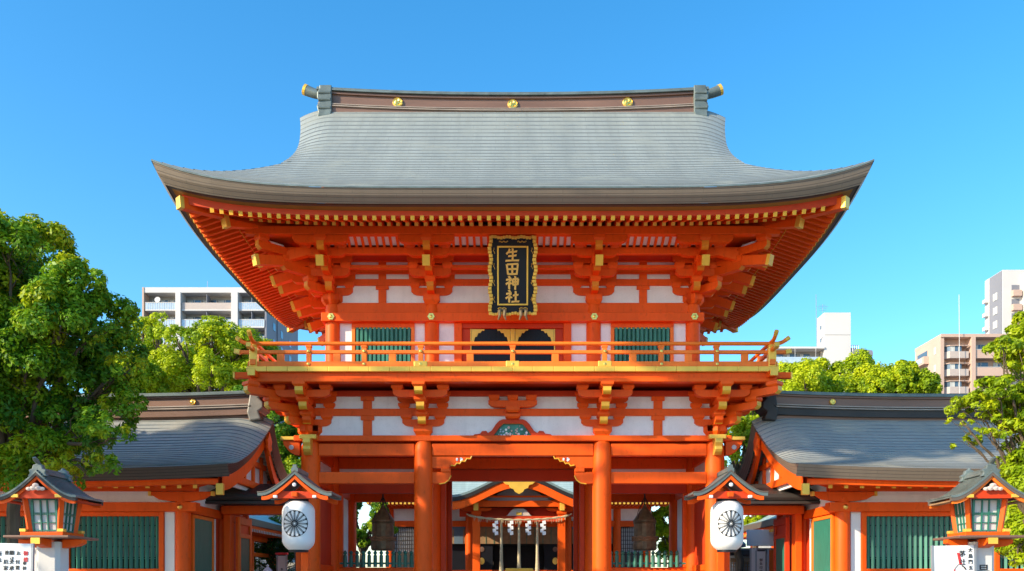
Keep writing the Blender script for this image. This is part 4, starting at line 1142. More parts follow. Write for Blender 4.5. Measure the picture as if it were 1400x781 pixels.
# ================================================= PAPER LANTERNS UNDER LITTLE ROOFS
def rootlantern(sx):
    side = 'left' if sx < 0 else 'right'
    st = empty('lantern_shelter', (0, 0, 0), f'small gabled copper roof on a red post over the {side} paper lantern', 'lantern shelter')
    B(-.065, .065, .42, .55, 0, 3.1, 'post', 'red', st)
    B(-.05, .05, -.3, .419, 3.02, 3.10, 'arm', 'red', st)
    pts = curved_roof(.62, .40, 9, .06); y0, y1 = -.28, .58
    q = MB(); roof_shell(q, pts, y0, y1, 3.07, .035); o = q.build('roof', 'copper', st)
    for yy in (y0, y1 - .05):
        q = MB(); roof_shell(q, pts, yy - .006, yy + .045, 3.045, .045); q.build('verge_edge', 'copper', o)
        q = MB(); roof_shell(q, [(x * 1.01, h) for x, h in pts], yy - .012, yy + .04, 3.072, .02); q.build('verge_edge', 'edge', o)
        q = MB(); roof_shell(q, [(x * .9, h * .97) for x, h in pts], yy + .01, yy + .05, 3.0, .07); q.build('barge_board', 'red', o, .003)
    B(-.42, .42, y0 + .06, y0 + .1, 2.995, 3.12, 'gable_board', 'red_dark', st)
    for x in (-.33, .33): B(x - .035, x + .035, y0 + .005, y0 + .058, 3.0, 3.05, 'beam_end', 'whitewood', st)
    MB().lathe([(0, 0), (.035, .01), (.03, .03), (0, .04)], n=12, T=Matrix.Translation((0, y0 + .0, 3.22)) @ Matrix.Rotation(R(90), 4, 'X')).build('boss', 'whitewood', st)
    q = MB().box(-.04, .04, y0 + .04, y1 - .02, 3.45, 3.52); q.prism([(-.06, 3.44), (.06, 3.44), (.055, 3.5), (.035, 3.51), (.03, 3.56), (-.03, 3.56), (-.035, 3.51), (-.055, 3.5)], 'y', y0 - .0, y0 + .06)
    q.build('ridge', 'copper', st)
    st.location = (sx * 3.66, -5, 0)
    la = empty('paper_lantern', (0, 0, 0), f'white paper lantern with black chrysanthemum crest hanging at the {side} of the gate', 'paper lantern', 'paper lanterns flanking the gate')
    def rad(z):                                        # z from 0 (bottom) to .84
        u = z / .84; a = min(u, 1 - u)
        return .275 - (.115 * (1 - a / .22) ** 2.4 if a < .22 else 0) + .012 * (a - .22)
    q = MB().lathe([(rad(z) - .0035 * (i % 2), z) for i, z in enumerate(np.linspace(0, .84, 58))], n=44)
    q.build('shade', 'paper', la, 0, True)
    MB().lathe([(.155, -.03), (.165, -.03), (.165, .008), (.155, .012)], n=30).build('bottom_ring', 'black', la)
    MB().lathe([(.155, .83), (.165, .835), (.165, .875), (.15, .88)], n=30).build('top_ring', 'black', la)
    MB().tube([(0, 0, .87), (0, 0, .93)], .05, 10).build('hanger', 'black', la)
    q = MB(); C0 = .44; RR = .226
    def mp(a, b):
        z = C0 + b; r = rad(z) + .0035; an = a / .275; return (r * math.sin(an), -r * math.cos(an), z)
    def ribbon(pts, w, closed=False):
        n = len(pts); vs = []; fs = []
        for i, p in enumerate(pts):
            a = pts[i - 1] if (i or closed) else p; c = pts[(i + 1) % n] if (i < n - 1 or closed) else p
            d = Vector((c[0] - a[0], c[1] - a[1])).normalized(); nx, ny = -d.y, d.x
            vs += [mp(p[0] + nx * w / 2, p[1] + ny * w / 2), mp(p[0] - nx * w / 2, p[1] - ny * w / 2)]
        for i in range(n if closed else n - 1):
            j = (i + 1) % n; fs.append((2 * i, 2 * j, 2 * j + 1, 2 * i + 1))
        q.add(vs, fs)
    for k in range(16):
        a0 = (k + .5) * math.pi / 8; hw = math.pi / 16 * .86
        pts = []
        for rr_, f in ((.14, .55), (.5, .72), (.82, .92)): pts.append((rr_, -hw * f))
        for i in range(7):
            ph = -math.pi / 2 + math.pi * i / 6; pts.append((.84 + .14 * math.cos(ph), hw * .95 * math.sin(ph)))
        for rr_, f in ((.82, .92), (.5, .72), (.14, .55)): pts.append((rr_, hw * f))
        ribbon([(RR * r * math.cos(a0 + a), RR * r * math.sin(a0 + a)) for r, a in pts], .0095)
        a1 = k * math.pi / 8                          # dark wedge between petal tips
        vs = [mp(RR * r * math.cos(a1 + a), RR * r * math.sin(a1 + a)) for r, a in ((.84, 0), (.94, -.07), (.985, -.11), (1.0, 0), (.985, .11), (.94, .07))]
        q.add(vs, [(0, 1, 2, 3), (0, 3, 4, 5)])
    ribbon([(RR * .1 * math.cos(a), RR * .1 * math.sin(a)) for a in np.linspace(0, 2 * math.pi, 17)[:-1]], .009, True)
    q.build('crest', 'ink', la, recalc=False)
    la.location = (sx * 3.66, -5.0, 2.13)
    if sx > 0: la.rotation_euler.z = 0
for sx in (-1, 1): rootlantern(sx)

# hanging bronze lanterns in the side bays
def bronze(x, label):
    t = empty('hanging_lantern', (0, 0, 0), label, 'hanging lantern')
    MB().lathe([(.28, 0), (.32, .04), (.325, .16), (.30, .30), (.315, .33), (.295, .36), (.29, .70), (.31, .73), (.28, .78)], n=16).build('body', 'bronze', t)
    MB().lathe([(.315, .76), (.31, .80), (.23, .92), (.12, 1.06), (.055, 1.16), (.05, 1.20), (.0, 1.22)], n=16).build('roof', 'bronze', t)
    q = MB(); rd = random.Random(3)
    for k in range(3):
        pts = [((.315 + .02 * math.sin(i * 1.1)) * math.cos(i * .32 + k), (.315 + .02 * math.sin(i * 1.1)) * math.sin(i * .32 + k), .31 + .045 * math.sin(i * .9 + k)) for i in range(20)]
        q.tube(pts, [.03] * 19 + [.01], 7)
    q.build('relief_band', 'wood', t, 0, True)
    MB().tube([(0, 0, 1.15), (0, 0, 1.62)], .022, 8).build('chain', 'dark', t)
    for k in range(4):
        a = k * H + .78; MB().tube([(0, 0, 1.45), (.2 * math.cos(a), .2 * math.sin(a), 1.1), (.3 * math.cos(a), .3 * math.sin(a), .82)], .009, 6).build('hanging_wire', 'dark', t)
    t.location = (x, 3.4, 2.42); return t
bronze(-3.46, 'dark bronze hanging lantern in the left bay, above the green pickets beside dark foliage')
bronze(3.52, 'brown bronze hanging lantern in the right bay, above the pale green pickets')

# ================================================= WORSHIP HALL BEHIND THE GATE
hall = empty('worship_hall', (.27, 22, 0), 'worship hall seen through the gate with curved porch gable, rope and dark doors', 'shrine hall')
HX = .27
def hb(x0, x1, y0, y1, z0, z1, name, m, bev=.01, par=None): return B(HX + x0, HX + x1, y0, y1, z0, z1, name, m, par or hall, bev)
# porch with undulating gable at y 18.5
PY = 18.0
sc = lambda px: (px - 709.5) * (PY - CAMY) / F
sz = lambda py, y=PY: EYE + (795 - py) * (y - CAMY) / F
for sx in (-1, 1): hb(sx * 1.84 - .16, sx * 1.84 + .16, PY - .16, PY + .16, 0, 4.45, 'porch_post', 'red')
def kara(u):                                           # undulating gable line, u in 0..1 from the centre
    return math.cos(min(1, u) * math.pi) * .5 + .5
pts = [(3.9 * k / 24, 5.15 + .95 * kara(abs(k / 24) / .76)) for k in range(-24, 25)]
pts = [(a, z) for a, z in pts]
for m, dz0, dz1, y0, y1, nm in (('roof_far', 0.10, .0, PY - .9, PY + 4, 'porch_roof'), ('edge_shaded', -.002, -.17, PY - .9, PY + 4, 'eave_edge'), ('red', -.175, -.52, PY - .85, PY - .70, 'barge_board')):
    q = MB(); q.prism([(HX + a, z + dz0) for a, z in pts] + [(HX + a, z + dz1) for a, z in reversed(pts)], 'y', y0, y1); q.build(nm, m, hall)
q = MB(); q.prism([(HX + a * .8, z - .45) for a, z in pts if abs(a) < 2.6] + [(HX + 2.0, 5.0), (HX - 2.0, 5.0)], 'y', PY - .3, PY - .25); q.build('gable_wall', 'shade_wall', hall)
q = MB(); pp = [(0, 6.18), (.25, 6.2), (.62, 6.12), (.60, 5.98), (.72, 5.92), (.60, 5.82), (.45, 5.78), (.40, 5.66), (.24, 5.6), (.18, 5.5), (0, 5.40)]
q.prism([(HX + a * .95, z - .12) for a, z in pp] + [(HX - a * .95, z - .12) for a, z in reversed(pp[1:-1])], 'y', PY - .95, PY - .88); q.build('gilt_pendant', 'gilt', hall, .01)
hb(-2.6, 2.6, PY + .3, PY + .36, 4.42, 5.1, 'porch_wall', 'red_dark'); hb(-2.0, 2.0, PY - .36, PY - .305, 4.80, 5.06, 'porch_beam', 'red'); hb(-1.3, 1.3, PY - .36, PY - .31, 5.2, 5.28, 'porch_beam', 'red'); hb(-2.3, 2.3, PY - .14, PY + .14, 4.85, 5.12, 'porch_beam', 'red'); hb(-1.68, 1.68, PY - .1, PY + .1, 4.18, 4.42, 'porch_beam', 'red_dark')
for sx in (-1, 1):
    q = MB()
    block(q, HX + sx * 1.84, PY, 4.45, .42, .18); q.prism([(HX + sx * 1.84 + x, z + 4.63) for x, z in arm_prof(1.3, .2, .3)], 'y', PY - .1, PY + .1)
    block(q, HX + sx * 1.84, PY - .2, 4.66, .3, .16)
    q.build('bracket_set', 'red', hall)
for sx in (-1, 1): hb(sx * 1.84 - .1, sx * 1.84 + .1, PY - .62, PY - .5, 4.62, 4.95, 'gilt_cap', 'gilt'); hb(sx * 1.84 - .09, sx * 1.84 + .09, PY - .75, PY - .64, 5.0, 5.2, 'gilt_cap', 'gilt')
q = MB(); o_ = [(.55, 4.43), (.5, 4.45), (.42, 4.55), (.3, 4.68), (.2, 4.74)]; q.prism([(HX + a, z) for a, z in o_] + [(HX - a, z) for a, z in reversed(o_)], 'y', PY - .12, PY - .05)
q.build('frog_leg_strut', 'paleblock', hall); hb(-.12, .12, PY - .15, PY - .121, 4.46, 4.58, 'gilt_crest', 'gilt')
# body of the hall
BY = 21.0
for x in (-6.0, -4.6, -2.3, 2.3, 4.6, 6.0):
    MB().lathe([(.19, 0), (.18, 4.97)], (HX + x, BY, 0), 16).build('column', 'red', hall, 0, True)
hb(-6.2, 6.2, BY - .12, BY + .12, 4.15, 4.42, 'tie_beam', 'red'); hb(-6.2, 6.2, BY - .03, BY + .03, 4.42, 4.98, 'white_panel', 'white', 0)
hb(-6.2, 6.2, BY - .14, BY + .14, 4.98, 5.2, 'eave_beam', 'red')
hb(-6.1, 6.1, 27.5, 27.6, 0, 5, 'back_wall', 'dark', 0)
for sx in (-1, 1): hb(sx * 6.1 - .05, sx * 6.1 + .05, BY, 27.5, 0, 5, 'side_wall', 'white', 0)
hb(-2.1, 2.1, BY - .02, BY + .02, 3.35, 4.15, 'bamboo_blind', 'wood'); 
for k in range(-5, 6): hb(k * .38 - .012, k * .38 + .012, BY - .04, BY - .021, 3.35, 4.15, 'blind_tape', 'greenboard', 0)
hb(-2.1, -1.2, BY + .1, BY + .14, 0, 3.34, 'door', 'black'); hb(1.2, 2.1, BY + .1, BY + .14, 0, 3.34, 'door', 'black'); hb(-1.19, 1.19, BY + 1.6, BY + 1.65, 0, 3.34, 'dark_interior', 'black', 0)  # black sheet stands in for the dark hall interior
for sx in (-1, 1):
    MB().lathe([(.13, 0), (.13, .02), (0, .03)], n=18, T=Matrix.Translation((HX + sx * 1.72, BY + .09, 2.55)) @ Matrix.Rotation(R(90), 4, 'X') @ Matrix.Diagonal((1, 1.25, 1, 1))).build('gilt_crest', 'gold', hall)
    MB().lathe([(.12, 0), (.12, .02), (0, .03)], n=18, T=Matrix.Translation((HX + sx * 1.72, BY + .09, 3.1)) @ Matrix.Rotation(R(90), 4, 'X')).build('lacquer_disc', 'ridge', hall)
    for a, c in ((2.5, 4.4), (4.8, 5.8)):
        x0, x1 = sorted((sx * a, sx * c))
        if a < 3:
            hb(x0, x1, BY - .02, BY + .02, 3.35, 4.15, 'bamboo_blind', 'wood'); hb(x0, x1, BY - .045, BY - .021, 4.02, 4.15, 'blind_valance', 'blueroof', 0)
            for k in range(1, 4): hb(x0 + k * .47 - .015, x0 + k * .6 + .015, BY - .04, BY - .021, 3.35, 4.02, 'blind_tape', 'blueroof', 0)
            hb(x0, x1, BY + .3, BY + .33, 0, 3.34, 'dark_interior', 'black', 0)  # side bay: black sheet again standing for interior darkness
        else:
            w = MB().box(HX + x0, HX + x1, BY, BY + .03, 2.95, 4.12).build('window', 'shoji', hall)
            q = MB()
            for k in range(11): xx = x0 + k * (x1 - x0) / 10; q.box(HX + xx - .015, HX + xx + .015, BY - .03, BY - .001, 2.95, 4.12)
            for k in range(7): z = 2.95 + k * .19; q.box(HX + x0, HX + x1, BY - .045, BY - .031, z - .012, z + .012)
            q.build('glazing_bars', 'dark', w)
            hb(x0, x1, BY - .05, BY + .05, 0, 2.95, 'low_wall', 'dark', 0)
q = MB(); n = 60
q.box(HX - 5, HX + 5, PY + .6, PY + .68, 2.02, 2.1); q.box(HX - 5, HX + 5, PY + .6, PY + .68, 1.7, 1.76)
for k in range(n): x = HX - 5 + 10 * k / (n - 1); q.box(x - .03, x + .03, PY + .61, PY + .67, 1.76, 2.02)
q.build('veranda_rail', 'red', hall)
# main roof of the hall
q = MB(); hy = 5.1; rows = []; uv = []; NN = 22
for k in range(NN + 1):
    t = k / NN; yy = 19.4 + 5 * t; w = 7.1 - 2.0 * t; z0 = 5.42 + 2.2 * t + 1.0 * t * t
    rows.append([(HX + w * u, yy, z0 + .35 * abs(u) ** 5 * (1 - t)) for u in np.linspace(-1, 1, 25)]); uv.append([(w * u + 10, t * 5.6) for u in np.linspace(-1, 1, 25)])
q.grid(rows, 0, uv)
q.grid([[(x, 48.8 - y, z) for x, y, z in r] for r in rows], 0, uv)
for sx in (-1, 1):
    q.add([(HX + sx * 7.1, 19.4, 5.77), (HX + sx * 7.1, 29.4, 5.77), (HX + sx * 5.1, 24.4, 8.6)], [(0, 1, 2)], 0, [[(0, 0), (10, 0), (5, 5)]])
q.build('main_roof', 'roof_far', hall, solid=.2)
rm1 = mesh_only(MB().box(-.045, .045, 0, 1.45, 0, .1), 'rafter', ['red']); rm2 = mesh_only(MB().box(-.05, .05, -.02, -.002, -.005, .105), 'gilt_cap', ['gilt'])
for k in range(74):
    o = inst(rm1, 'rafter', hall, Vector((HX - 6.8 + 13.6 * k / 73, 19.55, 5.08)) - hall.location); inst(rm2, 'gilt_cap', o)
hb(-6.95, 6.95, 19.5, 21, 5.19, 5.22, 'soffit', 'red_dark', 0)
# straw rope with paper streamers, bell ropes, offering box
rp = MB()
xs = np.linspace(-2.25, 2.25, 40)
for ph in (0, math.pi):
    rp.tube([(HX + x, PY - .32 + .03 * math.cos(k * .9 + ph), 4.50 - .26 * (1 - (x / 2.25) ** 2) ** .6 + .025 * math.sin(k * .9 + ph)) for k, x in enumerate(xs)], .026, 7)
shim = empty('straw_rope', (HX, PY - .32, 4.0), 'thick twisted straw rope hung across the hall porch with tufts', 'rope')
rp.build('rope_strand', 'rope', shim, 0, True)
q = MB(); rd = random.Random(2)
for k in range(90):
    x = rd.uniform(-2.0, 2.0); z = 4.50 - .26 * (1 - (x / 2.25) ** 2) ** .6; q.tube([(HX + x, PY - .32, z), (HX + x + rd.uniform(-.02, .02), PY - .33, z - rd.uniform(.08, .22))], .006, 4)
q.build('straw_fringe', 'rope', shim)
streamer = None
for i, (px, who) in enumerate(((677.5, 'leftmost'), (698, 'second from the left'), (722, 'third from the left'), (742, 'rightmost'))):
    x = sc(px) + HX; q = MB(); z = 4.19
    for k in range(5):
        dx = .045 * (-1 if k % 2 else 1); q.prism([(x + dx - .08, z), (x + dx + .065, z + .025), (x + dx + .08, z - .13), (x + dx - .065, z - .15)], 'y', PY - .35 - .004 * k, PY - .348 - .004 * k); z -= .115
    o = q.build('paper_streamer', 'paper'); tag(o, f'white zigzag paper streamer on the straw rope, {who} of four', 'paper streamer', 'paper streamers on the straw rope')
for px, who in ((685.5, 'left'), (709.5, 'middle'), (734.5, 'right')):
    x = sc(px) + HX; o = MB().tube([(x, PY - .15, 4.18), (x, PY - .15, 2.9), (x, PY - .15, 2.5), (x, PY - .15, 2.0), (x, PY - .15, 1.75)], [.05, .065, .075, .105, .09], 10).build('bell_rope', 'rope', None, 0, True)
    tag(o, f'long pale bell rope hanging in the hall porch, the {who} one of three', 'bell rope', 'bell ropes in the hall porch')
ob = empty('offering_box', (HX, 16.6, 0), 'gilt topped wooden offering box below the middle bell rope', 'offering box')
MB().box(HX - .52, HX + .52, 16.2, 17.0, 0, 2.02).build('box', 'wood', ob, .02)
q = MB().prism([(HX - .6, 2.02), (HX - .55, 2.14), (HX + .55, 2.14), (HX + .6, 2.02)], 'y', 16.1, 17.05); q.build('lid', 'gilt', ob, .015)

# ================================================= SIDE CORRIDORS BEHIND (seen through the passages)
def corridor(sx, label):
    s = empty('corridor_building', (sx * 11, 14, 0), label, 'shrine building')
    e = 9.35
    q = MB(); rows, uv = [], []
    for k in range(15):
        t = k / 14 * 2.6; rows.append([(sx * (e + t), y, 3.86 + .3 * t + .12 * t * t + .12 * max(0, (y - 11) / 7) ** 3 * 0) for y in np.linspace(5.0, 18, 20)]); uv.append([(y, t) for y in np.linspace(5.0, 18, 20)])
    q.grid(rows, 0, uv); q.grid([[(sx * (2 * (e + 2.6)) - x, y, z) for x, y, z in r] for r in rows], 0, uv); q.build('roof', 'roof_far', s, solid=.15)
    q = MB().box(*sorted((sx * e, sx * (e + .08))), 5, 18, 3.62, 3.84); q.build('eave_edge', 'edge', s)
    q = MB().box(*sorted((sx * (e + .1), sx * (e + .2))), 5, 18, 3.5, 3.62); q.build('eave_fascia', 'red', s)
    rm3 = mesh_only(MB().box(*sorted((sx * .05, sx * 1.3)), 0, .09, 0, .09), 'rafter', ['red']); rm4 = mesh_only(MB().box(*sorted((sx * .03, sx * .049)), -.005, .095, -.005, .095), 'end_cap', ['gilt' if sx > 0 else 'paleblock'])
    for k in range(60): o = inst(rm3, 'rafter', s, Vector((sx * e, 5.1 + k * .217, 3.4)) - s.location); inst(rm4, 'end_cap', o)
    for y in (7.5, 11, 14.5, 17.6): B(*sorted((sx * (e + .85), sx * (e + 1.12))), y - .13, y + .13, 0, 3.2, 'column', 'red', s)
    B(*sorted((sx * (e + .8), sx * (e + 1.15))), 5.2, 17.9, 3.2, 3.39, 'eave_beam', 'red', s); B(*sorted((sx * (e + .9), sx * (e + 1.05))), 5.2, 17.9, 2.6, 2.75, 'tie_beam', 'red', s)
    B(*sorted((sx * (e + 4.0), sx * (e + 4.1))), 5.2, 17.9, 0, 3.8, 'back_wall', 'white', s)
    return s
corridor(-1, 'open red corridor with copper roof seen through the left passage')
corridor(1, 'open red corridor with copper roof and gilt rafter ends seen through the right passage')

# things glimpsed in the two passages
def board(name, x0, x1, y, z0, z1, label, cat, m='whitewood', lines=None, col='ink', size=.14, th=.03, topc=None):
    o = empty(name, ((x0 + x1) / 2, y, 0), label, cat)
    B(x0, x1, y - th / 2, y + th / 2, z0, z1, 'panel', m, o, .004)
    B(x0 - .03, x0 - .001, y - .03, y + .03, 0, z1 + .02, 'frame_post', 'steel', o, 0); B(x1 + .001, x1 + .03, y - .03, y + .03, 0, z1 + .02, 'frame_post', 'steel', o, 0)
    if topc: B(x0 - .05, x1 + .05, y - .06, y + .06, z1 + .021, z1 + .08, 'top_rail', topc, o)
    if lines:
        for k, (tx, dx, zz) in enumerate(lines):
            for j, ch in enumerate(tx): text_mesh(ch, size, 'character', col, o, (dx, -th / 2 - .005, zz - j * size * 1.15))
    return o
def pxb(name, a, b, y, t, bt, *r, **k):
    p, q_ = P(a, t, y), P(b, bt, y); return board(name, p.x, q_.x, y, max(.05, q_.z), p.z, *r, **k)
pxb('notice_board', 380, 391, 3.2, 760, 900, 'narrow white notice board with red top rail in the left passage', 'notice board', topc='redink', lines=[('御案内', 0, 1.9)], size=.06)
pxb('banner', 1027, 1034, 4.2, 750, 900, 'narrower white cloth banner in the right passage, left of the lettered one', 'banner')
pxb('banner', 1034.5, 1046, 4.0, 754, 900, 'white cloth banner with a column of small writing in the right passage', 'banner', lines=[('御朱印受付', 0, 2.15)], size=.09)
pxb('red_screen', 1051, 1068, 5.0, 752, 900, 'red painted plank screen behind the banners in the right passage', 'screen', m='red')
pxb('notice_board', 1071.5, 1082, 2.6, 741, 760, 'small white notice board with lines of print at the right edge of the right passage', 'notice board', lines=[('お守り', 0, 2.53)], size=.05)
# lattice shed with blue grey roof in the right passage
sh = empty('lattice_shed', (9.3, 12, 0), 'brown lattice fronted shed with blue grey tiled roof in the right passage', 'shed')
B(8.2, 11.5, 12.4, 14.5, 0, 2.83, 'wall', 'shade_wall', sh); q = MB(); q.prism([(11.6, 2.95), (13.4, 3.5), (15.2, 2.95), (15.2, 2.83), (11.6, 2.83)], 'x', 7.2, 8.4); q.build('roof', 'blueroof', sh)
B(8.0, 9.3, 12.2, 12.39, 2.55, 2.75, 'beam', 'dark', sh); B(8.0, 9.3, 12.2, 12.39, 2.3, 2.45, 'beam', 'wood', sh)
for k in range(14): B(8.0 + k * .1, 8.03 + k * .1, 12.21, 12.24, 1.2, 2.3, 'lattice_bar', 'wood', sh, 0)
for k in range(9): B(8.0, 9.35, 12.245, 12.26, 1.25 + k * .125, 1.27 + k * .125, 'lattice_bar', 'wood', sh, 0)
B(9.31, 11.2, 12.15, 12.3, 2.62, 2.75, 'shelf', 'dark', sh); B(8.6, 9.8, 12.2, 12.3, 2.9, 3.5, 'sign_panel', 'whitewood', sh)
# garden hedge, wall and small stone lantern in the left passage
gw = tag(B(-16, -8.0, 20, 20.3, 0, 2.45, 'garden_wall', 'stone', None, .02), 'low grey stone garden wall below the hedge in the left passage', 'wall')
sl_ = empty('stone_lantern', tuple(P(366, 795, 8).xy) + (0,), 'little pale stone lantern in front of the hedge in the left passage', 'stone lantern')
x0, y0 = sl_.location.x, sl_.location.y
MB().lathe([(.13, 0), (.13, .1), (.06, .15), (.06, 1.7), (.12, 1.74)], (x0, y0, 0), 10).build('shaft', 'post', sl_); MB().box(x0 - .08, x0 + .08, y0 - .08, y0 + .08, 1.741, 1.93).build('light_box', 'post', sl_); MB().lathe([(.16, 1.931), (.1, 2.0), (.03, 2.06), (.05, 2.1), (0, 2.15)], (x0, y0, 0), 6).build('cap', 'post', sl_)

# ================================================= SIGNS AT THE BOTTOM CORNERS
def cornersign(name, a, b, t, y, label, tilt, cols, size, m='whitewood', extra=None):
    p, q_ = P(a, t, y), P(b, t, y); w = q_.x - p.x
    o = empty(name, ((p.x + q_.x) / 2, y, 0), label, 'sign')
    zt = p.z
    pan = MB().box(p.x, q_.x, y - .012, y + .012, .9, zt).build('panel', m, o, .003)
    for s2 in (p.x - .012, q_.x + .012): MB().box(s2 - .0115, s2 + .0115, y - .015, y + .015, 0, zt + .005).build('frame_post', 'steel', o)
    for tx, px, py, sz_, col in cols:
        q0 = P(px, py, y)
        for j, ch in enumerate(tx): text_mesh(ch, sz_, 'character', col, o, (q0.x - o.location.x, -.014, q0.z - j * sz_ * 1.25 - sz_ * .4))
    if extra: extra(o)
    o.rotation_euler = (0, R(tilt), 0); return o
s9 = .052
cornersign('prayer_sign', -24, 38, 743, -10.9, 'white sign with black and red columns of writing at the bottom left corner', 1.2,
 [('御禮', 31, 756, s9, 'redink'), ('参拝', 29.5, 769.5, s9 * .8, 'ink'), ('お', 21, 756, s9 * .9, 'ink'), ('付置', 20, 768, s9 * .9, 'ink'), ('願寸', 12, 755.5, s9, 'ink'), ('火承', 12, 768, s9, 'ink'), ('善', 5, 755.5, s9 * .9, 'ink'), ('厄家', 4, 768, s9, 'ink'), ('祈念', -5, 757, s9, 'ink'), ('祓', -14, 757, s9, 'ink')], s9)
def poster(o):
    y = o.location.y
    a, b_ = P(1312.5, 756, y), P(1315.5, 772, y); MB().prism([(a.x - .002, a.z), (a.x + .028, a.z), (b_.x + .028, b_.z), (b_.x - .002, b_.z)], 'y', y - .0165, y - .0135).build('red_bar', 'redink', o)
    def pl(ps, w, m='ink'): MB().tube([P(px, py, y - .014) for px, py in ps], w, 5).build('brush_line', m, o)
    pl([(1309, 781), (1310.5, 777), (1313, 774), (1315, 772), (1319, 772), (1322, 775), (1324, 779)], .0035, 'ridge'); pl([(1320, 774), (1323, 776), (1325, 779)], .007); pl([(1310, 778), (1308.5, 780), (1311, 781)], .0045, 'redink')
cornersign('festival_poster', 1281, 1336, 746, -10.2, 'white poster with a red bar and brush drawing beside the right wooden lantern post', -1.2,
 [('茅社', 1319.5, 757, .075, 'ink'), ('大鳥門五作', 1330.5, 752.5, .052, 'ink')], .05, extra=poster)

# ================================================= CITY BUILDINGS
def apt_left():
    D = 130.0
    s = empty('apartment_block', (-50, D + 8, 0), 'white and grey apartment block with long balconies rising behind the left trees', 'apartment building')
    f = lambda px, py: P(px, py, D)
    x0, x1 = f(197, 0).x, f(362, 0).x; zt = f(0, 393).z; st = 23.2 * 150 / F
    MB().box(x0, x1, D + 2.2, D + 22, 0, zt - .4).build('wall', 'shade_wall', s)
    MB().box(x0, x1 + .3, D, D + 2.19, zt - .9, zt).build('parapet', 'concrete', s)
    MB().box(x1 + .0, x1 + .3, D, D + 22, 0, zt - .901).build('end_wall', 'grey_render', s); MB().box(x1 - 9, x1 + .3, D + 2.2, D + 22, zt - .4, zt + .0).build('roof_edge', 'concrete', s)
    MB().box(x0 - .3, x0, D - .1, D + 22, 0, zt).build('end_wall', 'pink', s)
    for a, b in ((241, 248), (317, 326)):
        MB().box(f(a, 0).x, f(b, 0).x, D - .45, D + 2.1, 0, zt - .901).build('pier', 'concrete', s)
    MB().box(f(265, 0).x, f(290, 0).x, D + 6, D + 10, zt - .4, zt + 1.0).build('roof_house', 'grey_render', s)
    MB().tube([(f(261, 0).x, D + 8, zt), (f(261.5, 0).x, D + 8, zt + 3.8)], .05, 5).build('antenna', 'steel', s)
    bays = [(f(199, 0).x, f(240.5, 0).x, 'rail_glass'), (f(248.5, 0).x, f(316.5, 0).x, 'pink'), (f(326.5, 0).x, f(361.5, 0).x, 'rail_glass')]
    for k in range(9):
        zb = zt - .9 - (k + 1) * st
        for i, (a, b, rm) in enumerate(bays):
            MB().box(a, b, D - .1, D + 2.19, zb - .22, zb).build('floor_slab', 'concrete', s)
            gl = rm if not (i == 1 and k > 0) else 'rail_glass'
            MB().box(a + .02, b - .02, D - .08, D, zb + .001, zb + 1.15).build('balcony_rail', gl if gl != 'pink' else 'pinkdark', s)
            n = 14; q = MB()
            for j in range(n): xx = a + (b - a) * j / (n - 1); q.box(xx - .03, xx + .03, D - .12, D - .085, zb, zb + 1.2)
            q.box(a, b, D - .13, D - .121, zb + 1.12, zb + 1.22)
            if gl != 'pink': q.build('railing', 'concrete', s)
            nw = 2 if b - a < 5 else 3
            for j in range(nw):
                wa = a + .3 + (b - a - .5) * j / nw; wb = wa + (b - a - .6) / nw - .35
                w = MB().box(wa, wb, D + 2.12, D + 2.18, zb + .1, zb + st - .65).build('window', 'glass', s)
                MB().box(wa, wa + (wb - wa) * .4, D + 2.09, D + 2.119, zb + .15, zb + st - .7).build('curtain', 'curtain', w)
                q = MB()
                for xx in (wa, (wa + wb) / 2, wb): q.box(xx - .05, xx + .05, D + 2.05, D + 2.089, zb + .1, zb + st - .65)
                q.build('frame', 'concrete', w)
            if i != 0: MB().box((a + b) / 2 - .05, (a + b) / 2 + .05, D + .05, D + 2.05, zb + .01, zb + st - .3).build('partition', 'grey_render', s)
            MB().box(a + .5, a + 1.2, D + 1.5, D + 2.0, zb + .01, zb + .8).build('air_conditioner', 'concrete', s)
    MB().lathe([(0, 0), (.45, .1), (.5, .14)], n=14, T=Matrix.Translation((f(215, 0).x, D + .2, zt - 2.1)) @ Matrix.Rotation(R(80), 4, 'X')).build('satellite_dish', 'concrete', s)
    for k in range(9):
        zb = zt - 1.9 - k * st
        for y in (D + 4, D + 9, D + 15):
            w = MB().box(x1 + .3, x1 + .36, y, y + 1.5, zb - 1.3, zb).build('window', 'glass', s)
        MB().box(x1 + .3, x1 + .5, D + 6.5, D + 6.7, 0, zt - .9).build('drain_pipe', 'grey_render', s) if k == 0 else None
apt_left()
